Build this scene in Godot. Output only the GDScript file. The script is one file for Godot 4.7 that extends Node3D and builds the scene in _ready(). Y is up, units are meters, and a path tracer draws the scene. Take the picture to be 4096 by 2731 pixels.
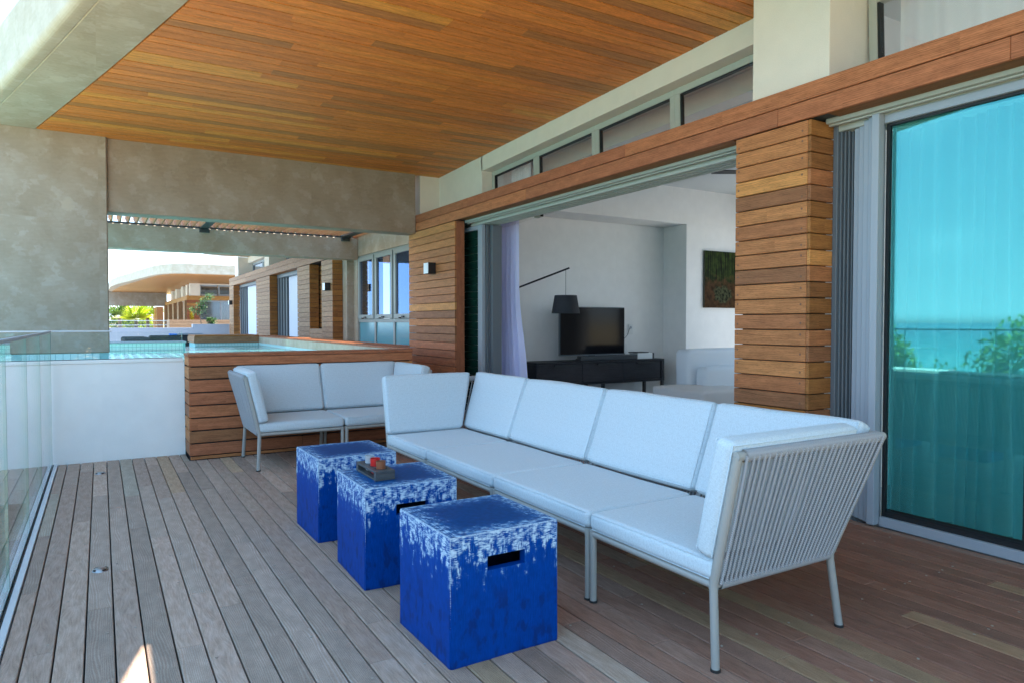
extends Node3D
# ------------------------------------------------------------------ state
var org := Vector3.ZERO
var X := Transform3D.IDENTITY
var TINT := Color.WHITE
var UVO := Vector2.ZERO
var rng := RandomNumberGenerator.new()
var M := {}
var WHITE_TEX: ImageTexture
var ROOF := Transform3D(Basis(Vector3.RIGHT, -0.034), Vector3(0, 3.656, 0))
const BOARD := 0.1027

# ------------------------------------------------------------------ scene-tree helpers
func thing(called: String, label: String, category: String, at := Vector3.ZERO, group := "") -> Node3D:
	var o := Node3D.new()
	o.name = called
	add_child(o, true)
	o.position = at
	tag(o, label, category, group)
	org = at
	return o

func tag(o: Node3D, label: String, category: String, group := "") -> void:
	o.set_meta("label", label)
	o.set_meta("category", category)
	if group != "":
		o.set_meta("group", group)

func part(parent: Node3D, called: String, s: SurfaceTool, m: Material, stuff := false) -> MeshInstance3D:
	var o := MeshInstance3D.new()
	o.name = called
	o.mesh = s.commit()
	o.mesh.surface_set_material(0, m)
	parent.add_child(o, true)
	if stuff:
		o.set_meta("kind", "stuff")
	return o

func solo(called: String, s: SurfaceTool, m: Material, label: String, category: String, at: Vector3, group := "") -> MeshInstance3D:
	var o := part(self, called, s, m)
	o.position = at
	tag(o, label, category, group)
	return o

func struct(called: String, s: SurfaceTool, m: Material) -> MeshInstance3D:
	var o := part(self, called, s, m)
	o.set_meta("kind", "structure")
	return o

# ------------------------------------------------------------------ mesh helpers
func S() -> SurfaceTool:
	var s := SurfaceTool.new()
	s.begin(Mesh.PRIMITIVE_TRIANGLES)
	return s

func vtx(s: SurfaceTool, p: Vector3, n: Vector3, uv: Vector2) -> void:
	s.set_color(TINT)
	s.set_normal((X.basis * n).normalized())
	s.set_uv(uv + UVO)
	s.add_vertex(X * p - org)

func tri(s: SurfaceTool, p: Array, n: Array, uv: Array) -> void:
	var f: Vector3 = (p[1] - p[0]).cross(p[2] - p[0])
	var a: Vector3 = n[0] + n[1] + n[2]
	var flip: bool = f.dot(a) > 0.0
	if X.basis.determinant() < 0.0:
		flip = not flip
	for i in ([0, 2, 1] if flip else [0, 1, 2]):
		vtx(s, p[i], n[i], uv[i])

func quad(s: SurfaceTool, p: Array, n: Array, uv: Array) -> void:
	tri(s, [p[0], p[1], p[2]], [n[0], n[1], n[2]], [uv[0], uv[1], uv[2]])
	tri(s, [p[0], p[2], p[3]], [n[0], n[2], n[3]], [uv[0], uv[2], uv[3]])

func buv(p: Vector3, a: int, g: int) -> Vector2:
	if a == g:
		return Vector2(p[(g + 1) % 3], p[(g + 2) % 3])
	return Vector2(p[3 - a - g], p[g])

func box(s: SurfaceTool, lo: Vector3, hi: Vector3, c := 0.0, g := 2) -> void:
	var m := (lo + hi) / 2.0
	var h := (hi - lo) / 2.0
	c = minf(c, 0.4 * minf(h.x, minf(h.y, h.z)))
	for a in 3:
		var b := (a + 1) % 3
		var d := (a + 2) % 3
		for sg in [-1.0, 1.0]:
			var n := Vector3.ZERO
			n[a] = sg
			var p := []
			var uv := []
			for q in [[-1, -1], [1, -1], [1, 1], [-1, 1]]:
				var v := m
				v[a] += sg * h[a]
				v[b] += q[0] * (h[b] - c)
				v[d] += q[1] * (h[d] - c)
				p.append(v)
				uv.append(buv(v, a, g))
			quad(s, p, [n, n, n, n], uv)
		if c > 0.0:
			for sb in [-1.0, 1.0]:
				for sd in [-1.0, 1.0]:
					var n := Vector3.ZERO
					n[b] = sb
					n[d] = sd
					n = n.normalized()
					var p := []
					var uv := []
					for q in [[-1, 0], [1, 0], [1, 1], [-1, 1]]:
						var v := m
						v[a] += q[0] * (h[a] - c)
						v[b] += sb * (h[b] - (c if q[1] == 1 else 0.0))
						v[d] += sd * (h[d] - (0.0 if q[1] == 1 else c))
						p.append(v)
						uv.append(buv(v, b if b != g else d, g))
					quad(s, p, [n, n, n, n], uv)
	if c > 0.0:
		for sx in [-1.0, 1.0]:
			for sy in [-1.0, 1.0]:
				for sz in [-1.0, 1.0]:
					var k := Vector3(sx, sy, sz)
					var p := []
					for a in 3:
						var v := m
						for e in 3:
							v[e] += k[e] * (h[e] - (0.0 if e == a else c))
						p.append(v)
					var n := k.normalized()
					tri(s, p, [n, n, n], [buv(p[0], 0, 1), buv(p[1], 0, 1), buv(p[2], 0, 1)])

func one(lo: Vector3, hi: Vector3, c := 0.0, g := 2) -> SurfaceTool:
	var s := S()
	box(s, lo, hi, c, g)
	return s

func tube(s: SurfaceTool, pts: Array, r: float, seg := 8, caps := true, flat := 1.0) -> void:
	var rings := []
	var norms := []
	var along := 0.0
	var lens := []
	var n0 := Vector3.ZERO
	for i in pts.size():
		var d := Vector3.ZERO
		if i > 0:
			d += (pts[i] - pts[i - 1]).normalized()
			along += pts[i].distance_to(pts[i - 1])
		if i < pts.size() - 1:
			d += (pts[i + 1] - pts[i]).normalized()
		d = d.normalized()
		lens.append(along)
		if n0 == Vector3.ZERO:
			n0 = d.cross(Vector3.UP if absf(d.y) < 0.9 else Vector3.RIGHT).normalized()
		n0 = (n0 - d * n0.dot(d)).normalized()
		var b := d.cross(n0)
		var mit := 1.0
		if i > 0 and i < pts.size() - 1:
			mit = 1.0 / maxf(0.6, sqrt((1.0 + (pts[i] - pts[i - 1]).normalized().dot((pts[i + 1] - pts[i]).normalized())) / 2.0))
		var ring := []
		var nn := []
		for k in seg + 1:
			var a := TAU * k / seg
			var dir := n0 * cos(a) + b * sin(a) * flat
			ring.append(pts[i] + dir * r * (1.0 + (mit - 1.0) * 0.5))
			nn.append(dir.normalized())
		rings.append(ring)
		norms.append(nn)
	for i in pts.size() - 1:
		for k in seg:
			var u0 := float(k) / seg * TAU * r
			var u1 := float(k + 1) / seg * TAU * r
			quad(s, [rings[i][k], rings[i][k + 1], rings[i + 1][k + 1], rings[i + 1][k]], [norms[i][k], norms[i][k + 1], norms[i + 1][k + 1], norms[i + 1][k]], [Vector2(u0, lens[i]), Vector2(u1, lens[i]), Vector2(u1, lens[i + 1]), Vector2(u0, lens[i + 1])])
	if caps:
		for e in [0, pts.size() - 1]:
			var n: Vector3 = (pts[0] - pts[1]).normalized() if e == 0 else (pts[e] - pts[e - 1]).normalized()
			for k in seg:
				tri(s, [pts[e], rings[e][k], rings[e][k + 1]], [n, n, n], [Vector2.ZERO, Vector2.ZERO, Vector2.ZERO])

func lathe(s: SurfaceTool, prof: Array, at: Vector3, seg := 20) -> void:
	for i in prof.size() - 1:
		var p0: Vector2 = prof[i]
		var p1: Vector2 = prof[i + 1]
		var t := (p1 - p0).normalized()
		for k in seg:
			var a := TAU * k / seg
			var b := TAU * (k + 1) / seg
			var na := Vector3(t.y * cos(a), -t.x, t.y * sin(a))
			var nb := Vector3(t.y * cos(b), -t.x, t.y * sin(b))
			var q := [at + Vector3(p0.x * cos(a), p0.y, p0.x * sin(a)), at + Vector3(p0.x * cos(b), p0.y, p0.x * sin(b)), at + Vector3(p1.x * cos(b), p1.y, p1.x * sin(b)), at + Vector3(p1.x * cos(a), p1.y, p1.x * sin(a))]
			quad(s, q, [na, nb, nb, na], [Vector2(a, p0.y), Vector2(b, p0.y), Vector2(b, p1.y), Vector2(a, p1.y)])

func prism(s: SurfaceTool, poly: Array, y0: float, y1: float, turned := false) -> void:
	var pp := PackedVector2Array(poly)
	var idx := Geometry2D.triangulate_polygon(pp)
	for i in range(0, idx.size(), 3):
		for y in [y0, y1]:
			var n := Vector3(0, 1 if y == y1 else -1, 0)
			var p := []
			var uv := []
			for k in 3:
				var v := pp[idx[i + k]]
				p.append(Vector3(v.x, y, v.y))
				uv.append(Vector2(v.y, v.x) if turned else v)
			tri(s, p, [n, n, n], uv)
	var area := 0.0
	for i in pp.size():
		area += pp[i].cross(pp[(i + 1) % pp.size()])
	for i in pp.size():
		var a := pp[i]
		var b := pp[(i + 1) % pp.size()]
		var d := (b - a).normalized()
		var n := Vector3(d.y, 0, -d.x) * signf(area)
		quad(s, [Vector3(a.x, y0, a.y), Vector3(b.x, y0, b.y), Vector3(b.x, y1, b.y), Vector3(a.x, y1, a.y)], [n, n, n, n], [Vector2(0, y0), Vector2(a.distance_to(b), y0), Vector2(a.distance_to(b), y1), Vector2(0, y1)])

func sheet(s: SurfaceTool, nu: int, nv: int, f: Callable) -> void:
	var p := []
	for i in nu + 1:
		var row := []
		for j in nv + 1:
			row.append(f.call(float(i) / nu, float(j) / nv))
		p.append(row)
	var nn := []
	for i in nu + 1:
		var row := []
		for j in nv + 1:
			var du: Vector3 = p[mini(i + 1, nu)][j] - p[maxi(i - 1, 0)][j]
			var dv: Vector3 = p[i][mini(j + 1, nv)] - p[i][maxi(j - 1, 0)]
			row.append(du.cross(dv).normalized())
		nn.append(row)
	for i in nu:
		for j in nv:
			quad(s, [p[i][j], p[i + 1][j], p[i + 1][j + 1], p[i][j + 1]], [nn[i][j], nn[i + 1][j], nn[i + 1][j + 1], nn[i][j + 1]], [Vector2(i, j), Vector2(i + 1, j), Vector2(i + 1, j + 1), Vector2(i, j + 1)])

func cushion(s: SurfaceTool, size: Vector3, r: float, puff: float, taper := 0.0, taper_l := 0.0, nseg := 12) -> void:
	# a soft rounded block centred on the origin; its seams run round the two large faces
	var h := size / 2.0
	var f := func(v: Vector3) -> Vector3:
		var q := Vector3(clampf(v.x, -h.x + r, h.x - r), clampf(v.y, -h.y + r, h.y - r), clampf(v.z, -h.z + r, h.z - r))
		var d := v - q
		var o := q + d.normalized() * r if d.length() > 0.0001 else v
		var bx := 1.0 - pow(absf(v.x / h.x), 4.0)
		var by := 1.0 - pow(absf(v.y / h.y), 4.0)
		var bz := 1.0 - pow(absf(v.z / h.z), 4.0)
		var k := v / h
		if absf(k.z) > 0.999: o.z += signf(k.z) * puff * bx * by
		if absf(k.y) > 0.999: o.y += signf(k.y) * puff * 0.5 * bx * bz
		if absf(k.x) > 0.999: o.x += signf(k.x) * puff * 0.5 * by * bz
		# gentle unevenness of the filling
		var w := sin(o.x * 9.0 + o.y * 5.0 + size.x * 31.0) * sin(o.y * 8.0 + o.z * 7.0 + size.x * 17.0)
		o += k.normalized() * w * puff * 0.25
		o.x += taper * (v.x / h.x + 1.0) / 2.0 * (v.y / h.y + 1.0) / 2.0 - taper_l * (1.0 - v.x / h.x) / 2.0 * (v.y / h.y + 1.0) / 2.0
		return o
	for a in 3:
		var b := (a + 1) % 3
		var d := (a + 2) % 3
		for sg in [-1.0, 1.0]:
			var cuts := [[], []]
			for e in 2:
				var hh: float = h[b] if e == 0 else h[d]
				var list := [-hh, -hh + r * 0.3, -hh + r * 0.65, -hh + r]
				var n := maxi(2, int(nseg * hh / 0.4))
				for i in range(1, n):
					list.append(lerpf(-hh + r, hh - r, float(i) / n))
				list.append_array([hh - r, hh - r * 0.65, hh - r * 0.3, hh])
				cuts[e] = list
			var P := []
			for i in cuts[0].size():
				var row := []
				for j in cuts[1].size():
					var v := Vector3.ZERO
					v[a] = sg * h[a]
					v[b] = cuts[0][i]
					v[d] = cuts[1][j]
					row.append(f.call(v))
				P.append(row)
			var N := []
			for i in cuts[0].size():
				var row := []
				for j in cuts[1].size():
					var v := Vector3.ZERO
					v[a] = sg * h[a]
					v[b] = cuts[0][i]
					v[d] = cuts[1][j]
					var q := Vector3(clampf(v.x, -h.x + r, h.x - r), clampf(v.y, -h.y + r, h.y - r), clampf(v.z, -h.z + r, h.z - r))
					var edge := (v - q).normalized()
					var ii := clampi(i, 1, cuts[0].size() - 2)
					var jj := clampi(j, 1, cuts[1].size() - 2)
					var g: Vector3 = (P[ii + 1][jj] - P[ii - 1][jj]).cross(P[ii][jj + 1] - P[ii][jj - 1]).normalized()
					if g[a] * sg < 0.0:
						g = -g
					var inner: bool = absf(v[b]) < h[b] - r * 0.99 and absf(v[d]) < h[d] - r * 0.99
					row.append(g if inner else (edge if edge.length() > 0.5 else g))
				N.append(row)
			for i in cuts[0].size() - 1:
				for j in cuts[1].size() - 1:
					var uv := []
					var pp := [P[i][j], P[i + 1][j], P[i + 1][j + 1], P[i][j + 1]]
					for v in pp:
						uv.append(Vector2(v[b], v[d]) if a != 0 else Vector2(v[d], v[b]))
					quad(s, pp, [N[i][j], N[i + 1][j], N[i + 1][j + 1], N[i][j + 1]], uv)

# ------------------------------------------------------------------ textures and materials
func noise(freq: float, kind := FastNoiseLite.TYPE_SIMPLEX_SMOOTH, oct := 3, sd := 1) -> FastNoiseLite:
	var n := FastNoiseLite.new()
	n.seed = sd
	n.noise_type = kind
	n.frequency = freq
	n.fractal_octaves = oct
	return n

func paint(w: int, h: int, f: Callable) -> ImageTexture:
	var b := PackedByteArray()
	b.resize(w * h * 3)
	var k := 0
	for y in h:
		for x in w:
			var c: Color = f.call(float(x), float(y))
			b[k] = int(clampf(pow(maxf(c.r, 0.0), 0.4545), 0, 1) * 255.0)
			b[k + 1] = int(clampf(pow(maxf(c.g, 0.0), 0.4545), 0, 1) * 255.0)
			b[k + 2] = int(clampf(pow(maxf(c.b, 0.0), 0.4545), 0, 1) * 255.0)
			k += 3
	return ImageTexture.create_from_image(Image.create_from_data(w, h, false, Image.FORMAT_RGB8, b))

func lin(r: float, g: float, b: float, a := 1.0) -> Color:
	var c := Color(r, g, b).linear_to_srgb()
	c.a = a
	return c

func mat(r: float, g: float, b: float, rough := 0.7, metal := 0.0) -> StandardMaterial3D:
	var m := StandardMaterial3D.new()
	m.albedo_color = lin(r, g, b)
	m.roughness = rough
	m.metallic = metal
	return m

func wood_mat(tex: Texture2D, scale: Vector2, rough: float, bump := 0.0) -> StandardMaterial3D:
	var m := mat(1, 1, 1, rough)
	m.albedo_texture = tex
	m.vertex_color_use_as_albedo = true
	m.metallic_specular = 0.3
	m.uv1_scale = Vector3(1.0 / scale.x, 1.0 / scale.y, 1)
	if bump > 0.0:
		m.heightmap_enabled = true
		m.heightmap_texture = tex
		m.heightmap_scale = bump
	return m

func glassy(r: float, g: float, b: float, alpha: float, rough := 0.02) -> StandardMaterial3D:
	# coated solar-control glass: a partial mirror
	var m := mat(r, g, b, rough, 1.0)
	m.albedo_color.a = alpha
	m.albedo_texture = WHITE_TEX
	m.transparency = BaseMaterial3D.TRANSPARENCY_ALPHA
	return m

func pane_mat(r: float, g: float, b: float, alpha: float) -> StandardMaterial3D:
	var m := mat(r, g, b, 0.0)
	m.albedo_color.a = alpha
	m.transparency = BaseMaterial3D.TRANSPARENCY_ALPHA
	return m

func make_materials() -> void:
	var im := Image.create(2, 2, false, Image.FORMAT_RGBA8)
	im.fill(Color.WHITE)
	WHITE_TEX = ImageTexture.create_from_image(im)
	var na := noise(0.02, FastNoiseLite.TYPE_SIMPLEX_SMOOTH, 4, 3)
	var nb := noise(0.011, FastNoiseLite.TYPE_SIMPLEX_SMOOTH, 2, 9)
	var nc := noise(0.35, FastNoiseLite.TYPE_SIMPLEX, 2, 5)
	# oiled hardwood: long grain, growth figure, pores.  256 x 1024 = 0.25 m x 1.6 m
	var teak := paint(256, 1024, func(x: float, y: float) -> Color:
		var warp := nb.get_noise_2d(x * 0.9, y * 0.16) * 16.0
		var ring := sin((x + warp) * 0.62 + nb.get_noise_2d(x * 0.4 + 300.0, y * 0.06) * 8.0)
		var streak := na.get_noise_2d((x + warp * 0.3) * 8.0, y * 0.11)
		var pore := nc.get_noise_2d(x * 2.4, y * 0.07)
		var blot := na.get_noise_2d(x * 0.8 + 900.0, y * 0.30)
		var v := 0.79 + 0.09 * ring + 0.25 * streak + 0.17 * blot - 0.46 * maxf(0.0, pore - 0.12)
		v = clampf(v, 0.28, 1.0)
		return Color(v, v * (0.93 + 0.07 * v), v * (0.84 + 0.12 * v)))
	# weathered deck board with pale stripes of raised early wood
	var stripe := paint(256, 1024, func(x: float, y: float) -> Color:
		var warp := nb.get_noise_2d(x * 0.7, y * 0.13) * 20.0 + nb.get_noise_2d(x * 1.2 + 50.0, y * 0.5) * 3.0
		var ring := sin((x + warp) * 0.78 + sin((x + warp) * 0.09) * 2.6)
		ring = smoothstep(-0.3, 0.9, ring)
		var gr := nc.get_noise_2d(x * 2.2, y * 0.25)
		var fine := nc.get_noise_2d(x * 4.1 + 70.0, y * 1.4 + 11.0)
		var blot := na.get_noise_2d(x * 0.7 + 400.0, y * 0.4)
		var v := 0.60 + 0.24 * ring * (0.6 + 0.5 * blot) + 0.15 * gr + 0.11 * fine + 0.08 * blot
		v = clampf(v, 0.2, 1.0)
		var t := clampf(ring * 0.7 + 0.3, 0, 1)
		return Color(v * lerpf(1.0, 0.93, t), v * lerpf(0.93, 0.96, t), v * lerpf(0.86, 0.97, t)))
	# weathered deck board, plain and blotchy
	var plain := paint(256, 1024, func(x: float, y: float) -> Color:
		var warp := nb.get_noise_2d(x * 0.9 + 77.0, y * 0.3) * 22.0
		var gr := na.get_noise_2d((x + warp) * 7.0, y * 0.55 + 33.0)
		var fine := nc.get_noise_2d(x * 3.0 + 17.0, y * 0.7)
		var blot := na.get_noise_2d(x * 1.1 + 100.0, y * 0.45 + 700.0)
		var v := 0.72 + 0.20 * gr + 0.16 * fine + 0.13 * blot
		v = clampf(v, 0.22, 1.0)
		return Color(v, v * (0.95 + 0.04 * blot), v * (0.91 + 0.08 * blot)))
	M.teak = wood_mat(teak, Vector2(0.25, 1.6), 0.55, 0.05)
	M.soffit_wood = wood_mat(teak, Vector2(0.25, 1.9), 0.42, 0.03)
	M.deck_a = wood_mat(stripe, Vector2(0.25, 1.3), 0.7, 0.12)
	M.deck_b = wood_mat(plain, Vector2(0.25, 1.5), 0.68, 0.12)
	# trowelled concrete / cement plaster, 1 tile = 2.4 m
	var n1 := noise(0.0075, FastNoiseLite.TYPE_SIMPLEX_SMOOTH, 4, 21)
	var n2 := noise(0.05, FastNoiseLite.TYPE_SIMPLEX_SMOOTH, 3, 22)
	var n3 := noise(0.4, FastNoiseLite.TYPE_SIMPLEX, 2, 23)
	var conc := paint(768, 768, func(x: float, y: float) -> Color:
		var a := sin(x / 768.0 * TAU)
		var w := n2.get_noise_2d(x, y) * 24.0
		var big := n1.get_noise_2d(x + w, y * 0.8 + w)
		var patch := smoothstep(0.18, 0.42, n1.get_noise_2d(x * 1.7 + 500.0 + w, y * 1.7 + 900.0))
		var swipe := n2.get_noise_2d(x * 0.35 + y * 0.2, y * 1.6)
		var fine := n3.get_noise_2d(x, y)
		var v := 0.82 + 0.15 * big + 0.085 * patch + 0.05 * swipe + 0.02 * fine
		return Color(v, v * (0.975 + 0.03 * patch + 0.05 * big), v * (0.93 + 0.09 * patch + 0.12 * big + 0.004 * a)))
	for spec in [["concrete", 0.415, 0.343, 0.275], ["concrete_warm", 0.385, 0.303, 0.232], ["concrete_roof", 0.54, 0.455, 0.355]]:
		var m := mat(spec[1], spec[2], spec[3], 0.62)
		m.albedo_texture = conc
		m.uv1_triplanar = true
		m.uv1_world_triplanar = true
		m.uv1_scale = Vector3.ONE / 2.4
		m.heightmap_enabled = true
		m.heightmap_texture = conc
		m.heightmap_scale = 0.35
		M[spec[0]] = m
	# painted render
	var plaster := paint(256, 256, func(x: float, y: float) -> Color:
		var v := 0.95 + 0.05 * n3.get_noise_2d(x * 0.8, y * 0.8) + 0.035 * n1.get_noise_2d(x * 1.5, y * 1.5)
		return Color(v, v, v))
	for spec in [["white_render", 0.87, 0.87, 0.85], ["facade_white", 0.82, 0.73, 0.62], ["room_white", 0.84, 0.825, 0.80], ["garden_wall", 0.33, 0.36, 0.42]]:
		var m := mat(spec[1], spec[2], spec[3], 0.75)
		m.albedo_texture = plaster
		m.uv1_triplanar = true
		m.uv1_world_triplanar = true
		m.uv1_scale = Vector3.ONE / 0.7
		m.heightmap_enabled = true
		m.heightmap_texture = plaster
		m.heightmap_scale = 0.12
		M[spec[0]] = m
	# woven outdoor fabric
	var weave := paint(128, 128, func(x: float, y: float) -> Color:
		var cx := int(x / 4.0)
		var cy := int(y / 4.0)
		var over := 1.0 if (cx + cy) % 2 == 0 else 0.0
		var fx := fmod(x, 4.0) / 4.0
		var fy := fmod(y, 4.0) / 4.0
		var v := 0.84 + 0.15 * (sin(fx * PI) if over > 0.5 else sin(fy * PI))
		v *= 0.95 + 0.12 * n3.get_noise_2d(cx * 5.0 if over > 0.5 else cx * 17.0, cy * 17.0 if over > 0.5 else cy * 3.0)
		return Color(v, v, v))
	M.fabric = mat(0.60, 0.67, 0.71, 0.9)
	M.fabric.albedo_texture = weave
	M.fabric.uv1_scale = Vector3(9, 9, 1)
	M.fabric.heightmap_enabled = true
	M.fabric.heightmap_texture = weave
	M.fabric.heightmap_scale = 0.008
	M.fabric.rim_enabled = true
	M.fabric.rim = 0.25
	M.seam = mat(0.30, 0.33, 0.36, 0.9)
	var braid := paint(64, 64, func(x: float, y: float) -> Color:
		var v := 0.72 + 0.14 * sin((x + y) / 64.0 * TAU * 2.0) + 0.14 * sin((x - y) / 64.0 * TAU * 2.0)
		return Color(v, v, v))
	M.rope = mat(0.46, 0.455, 0.47, 0.85)
	M.rope.albedo_texture = braid
	M.rope.uv1_scale = Vector3(30, 60, 1)
	M.rope.heightmap_enabled = true
	M.rope.heightmap_texture = braid
	M.rope.heightmap_scale = 0.06
	M.tube = mat(0.34, 0.325, 0.30, 0.45)
	M.glide = mat(0.02, 0.02, 0.02, 0.6)
	# distressed blue paint on the stools: side face (u 0..1, v 0 top .. 1 bottom) and top face
	var p1 := noise(0.02, FastNoiseLite.TYPE_SIMPLEX_SMOOTH, 4, 51)
	var p2 := noise(0.11, FastNoiseLite.TYPE_SIMPLEX_SMOOTH, 3, 52)
	var p3 := noise(0.45, FastNoiseLite.TYPE_SIMPLEX, 2, 53)
	var side := func(seedx: float) -> ImageTexture:
		return paint(512, 512, func(x: float, y: float) -> Color:
			var u := x / 512.0
			var v := y / 512.0
			var edge := minf(u, 1.0 - u)
			var str_v := 0.6 * p2.get_noise_2d(x * 1.15 + seedx, y * 0.085) + 0.6 * p3.get_noise_2d(x * 0.5 + seedx, y * 0.04)
			var str_h := 0.5 * p2.get_noise_2d(x * 0.14 + seedx * 2.0, y * 1.05) + 0.6 * p3.get_noise_2d(x * 0.06 + y * 0.02, y * 0.5)
			var wide := p1.get_noise_2d(x * 1.4 + seedx, y * 0.5)
			var cloud := p1.get_noise_2d(x * 0.9 + seedx, y * 0.9)
			var spot := p1.get_noise_2d(x * 1.3 + 40.0, y * 1.3 + seedx)
			var reach := 0.27 + 0.20 * p1.get_noise_2d(x * 0.8 + seedx * 3.0, 40.0) + 0.16 * wide + 0.14 * spot + 0.04 * str_v + 0.12 * smoothstep(0.09, 0.0, edge)
			var dens := smoothstep(reach + 0.07, reach * 0.45, v)
			var mixd := clampf(0.62 + 1.8 * cloud + 0.8 * smoothstep(0.20, 0.03, v), 0, 1)
			var tex := 1.0 * lerpf(str_v, str_h, mixd) + 0.7 * spot + 0.16 * p3.get_noise_2d(x * 0.6, y * 0.6) + 0.5 * wide
			var w := smoothstep(-0.10, 0.95, tex + (dens - 0.74) * 1.1 + 0.16 * smoothstep(0.12, 0.0, edge)) * dens
			w = maxf(w, smoothstep(0.016, 0.004, v) * (0.72 + 0.6 * p3.get_noise_2d(x, 3.0)))
			w = maxf(w, smoothstep(0.010, 0.003, edge) * smoothstep(0.66, 0.3, v + 0.2 * p2.get_noise_2d(7.0, y)) * (0.6 + 0.7 * p2.get_noise_2d(3.0, y)))
			var shade := 0.95 + 0.22 * str_v + 0.14 * cloud
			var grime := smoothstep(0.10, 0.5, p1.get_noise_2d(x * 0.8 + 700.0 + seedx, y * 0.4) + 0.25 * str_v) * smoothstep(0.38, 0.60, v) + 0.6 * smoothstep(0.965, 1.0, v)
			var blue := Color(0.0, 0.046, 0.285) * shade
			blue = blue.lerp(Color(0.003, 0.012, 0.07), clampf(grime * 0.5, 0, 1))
			blue = blue.lerp(Color(0.012, 0.125, 0.37), dens * clampf(0.55 + 0.8 * spot + 0.6 * str_v, 0, 1))
			return blue.lerp(Color(0.54, 0.68, 0.79), clampf(w, 0, 1) * 0.95))
	M.stool_side = []
	for sx in [0.0, 1313.0, 2750.0]:
		var m := mat(1, 1, 1, 0.42)
		m.albedo_texture = side.call(sx)
		m.metallic_specular = 0.18
		M.stool_side.append(m)
	var top := paint(512, 512, func(x: float, y: float) -> Color:
		var u := x / 256.0 - 1.0
		var v := y / 256.0 - 1.0
		var e := maxf(absf(u), absf(v)) + 0.12 * p1.get_noise_2d(x, y) + 0.07 * p2.get_noise_2d(x * 0.5, y)
		var diag := p2.get_noise_2d((x + y) * 0.07, (x - y) * 0.8)
		var run := p2.get_noise_2d(x * 1.0, y * 0.09 + 60.0) if absf(u) > absf(v) else p2.get_noise_2d(x * 0.09 + 90.0, y * 1.0)
		var spot := p1.get_noise_2d(x * 1.2, y * 1.2)
		var dens := smoothstep(0.50, 0.92, e)
		var w := smoothstep(0.0, 0.85, 0.7 * run + 0.6 * diag + 0.6 * spot + 0.14 * p3.get_noise_2d(x * 0.6, y * 0.6) + (dens - 0.80) * 1.0) * smoothstep(0.45, 0.58, e)
		var edge := 1.0 - maxf(absf(u), absf(v))
		w = maxf(w, smoothstep(0.018, 0.004, edge) * (0.65 + 0.6 * p2.get_noise_2d(x, y)))
		var blue := Color(0.0, 0.045, 0.175) * (0.95 + 0.3 * p1.get_noise_2d(x * 1.4, y * 1.4))
		blue = blue.lerp(Color(0.012, 0.12, 0.32), dens * clampf(0.6 + spot, 0, 1))
		return blue.lerp(Color(0.50, 0.66, 0.78), clampf(w, 0, 1) * 0.9))
	M.stool_top = mat(1, 1, 1, 0.45)
	M.stool_top.metallic_specular = 0.2
	M.stool_top.albedo_texture = top
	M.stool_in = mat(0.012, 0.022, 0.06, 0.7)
	# metals, glass, paints
	M.alu = mat(0.34, 0.37, 0.41, 0.42)
	M.alu_green = mat(0.44, 0.44, 0.38, 0.45)
	M.alu_dark = mat(0.13, 0.145, 0.16, 0.45)
	M.alu_window = mat(0.24, 0.27, 0.265, 0.45)
	M.channel = mat(0.55, 0.57, 0.60, 0.4)
	M.gasket = mat(0.012, 0.013, 0.014, 0.6)
	M.steel_dark = mat(0.035, 0.045, 0.05, 0.5)
	M.inox = mat(0.36, 0.37, 0.39, 0.4, 1.0)
	M.clear = pane_mat(0.40, 0.70, 0.62, 0.035)
	M.clear_edge = mat(0.16, 0.42, 0.36, 0.15)
	M.door_glass = glassy(0.085, 0.355, 0.37, 0.28, 0.02)
	M.win_glass = glassy(0.05, 0.165, 0.40, 0.55, 0.02)
	M.hi_glass = glassy(0.80, 0.82, 0.78, 0.10, 0.05)
	M.far_glass = glassy(0.12, 0.14, 0.16, 0.55, 0.05)
	M.tint = mat(0.20, 0.86, 0.86, 0.0)
	M.tint.albedo_color.a = 0.0
	M.tint.refraction_enabled = true
	M.tint.refraction_scale = 0.05
	M.green_glass = mat(0.003, 0.022, 0.015, 0.03)
	M.green_glass.albedo_color.a = 0.86
	M.green_glass.transparency = BaseMaterial3D.TRANSPARENCY_ALPHA
	M.green_slat = mat(0.006, 0.035, 0.024, 0.25)
	M.frosted = mat(0.13, 0.34, 0.42, 0.12)
	M.black = mat(0.012, 0.012, 0.014, 0.5)
	M.void = mat(0.03, 0.03, 0.032, 0.9)
	M.diffuser = mat(0.78, 0.82, 0.86, 0.3)
	M.ebony = wood_mat(teak, Vector2(0.5, 1.6), 0.5)
	M.ceiling_paint = mat(0.52, 0.55, 0.56, 0.8)
	M.floor_tile = mat(0.40, 0.41, 0.43, 0.3)
	M.screen = mat(0.004, 0.004, 0.006, 0.10)
	M.screen.metallic_specular = 0.25
	M.shade = mat(0.018, 0.019, 0.024, 0.8)
	M.indoor_white = mat(0.72, 0.76, 0.80, 0.9)
	M.chaise = mat(0.66, 0.62, 0.60, 0.9)
	M.paper = mat(0.72, 0.72, 0.70, 0.7)
	M.curtain = mat(0.74, 0.75, 0.95, 0.85)
	M.curtain.backlight_enabled = true
	M.curtain.backlight = Color(0.6, 0.6, 0.75)
	M.sheer = mat(0.84, 0.86, 0.86, 0.85)
	M.sheer.backlight_enabled = true
	M.sheer.backlight = Color(0.95, 0.95, 0.95)
	M.roller = mat(0.66, 0.68, 0.80, 0.6)
	M.pool_tile = mat(0.56, 0.82, 0.82, 0.2)
	M.grout = mat(0.22, 0.50, 0.52, 0.7)
	M.water = mat(0.16, 0.62, 0.64, 0.03)
	M.water.albedo_color.a = 0.55
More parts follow.
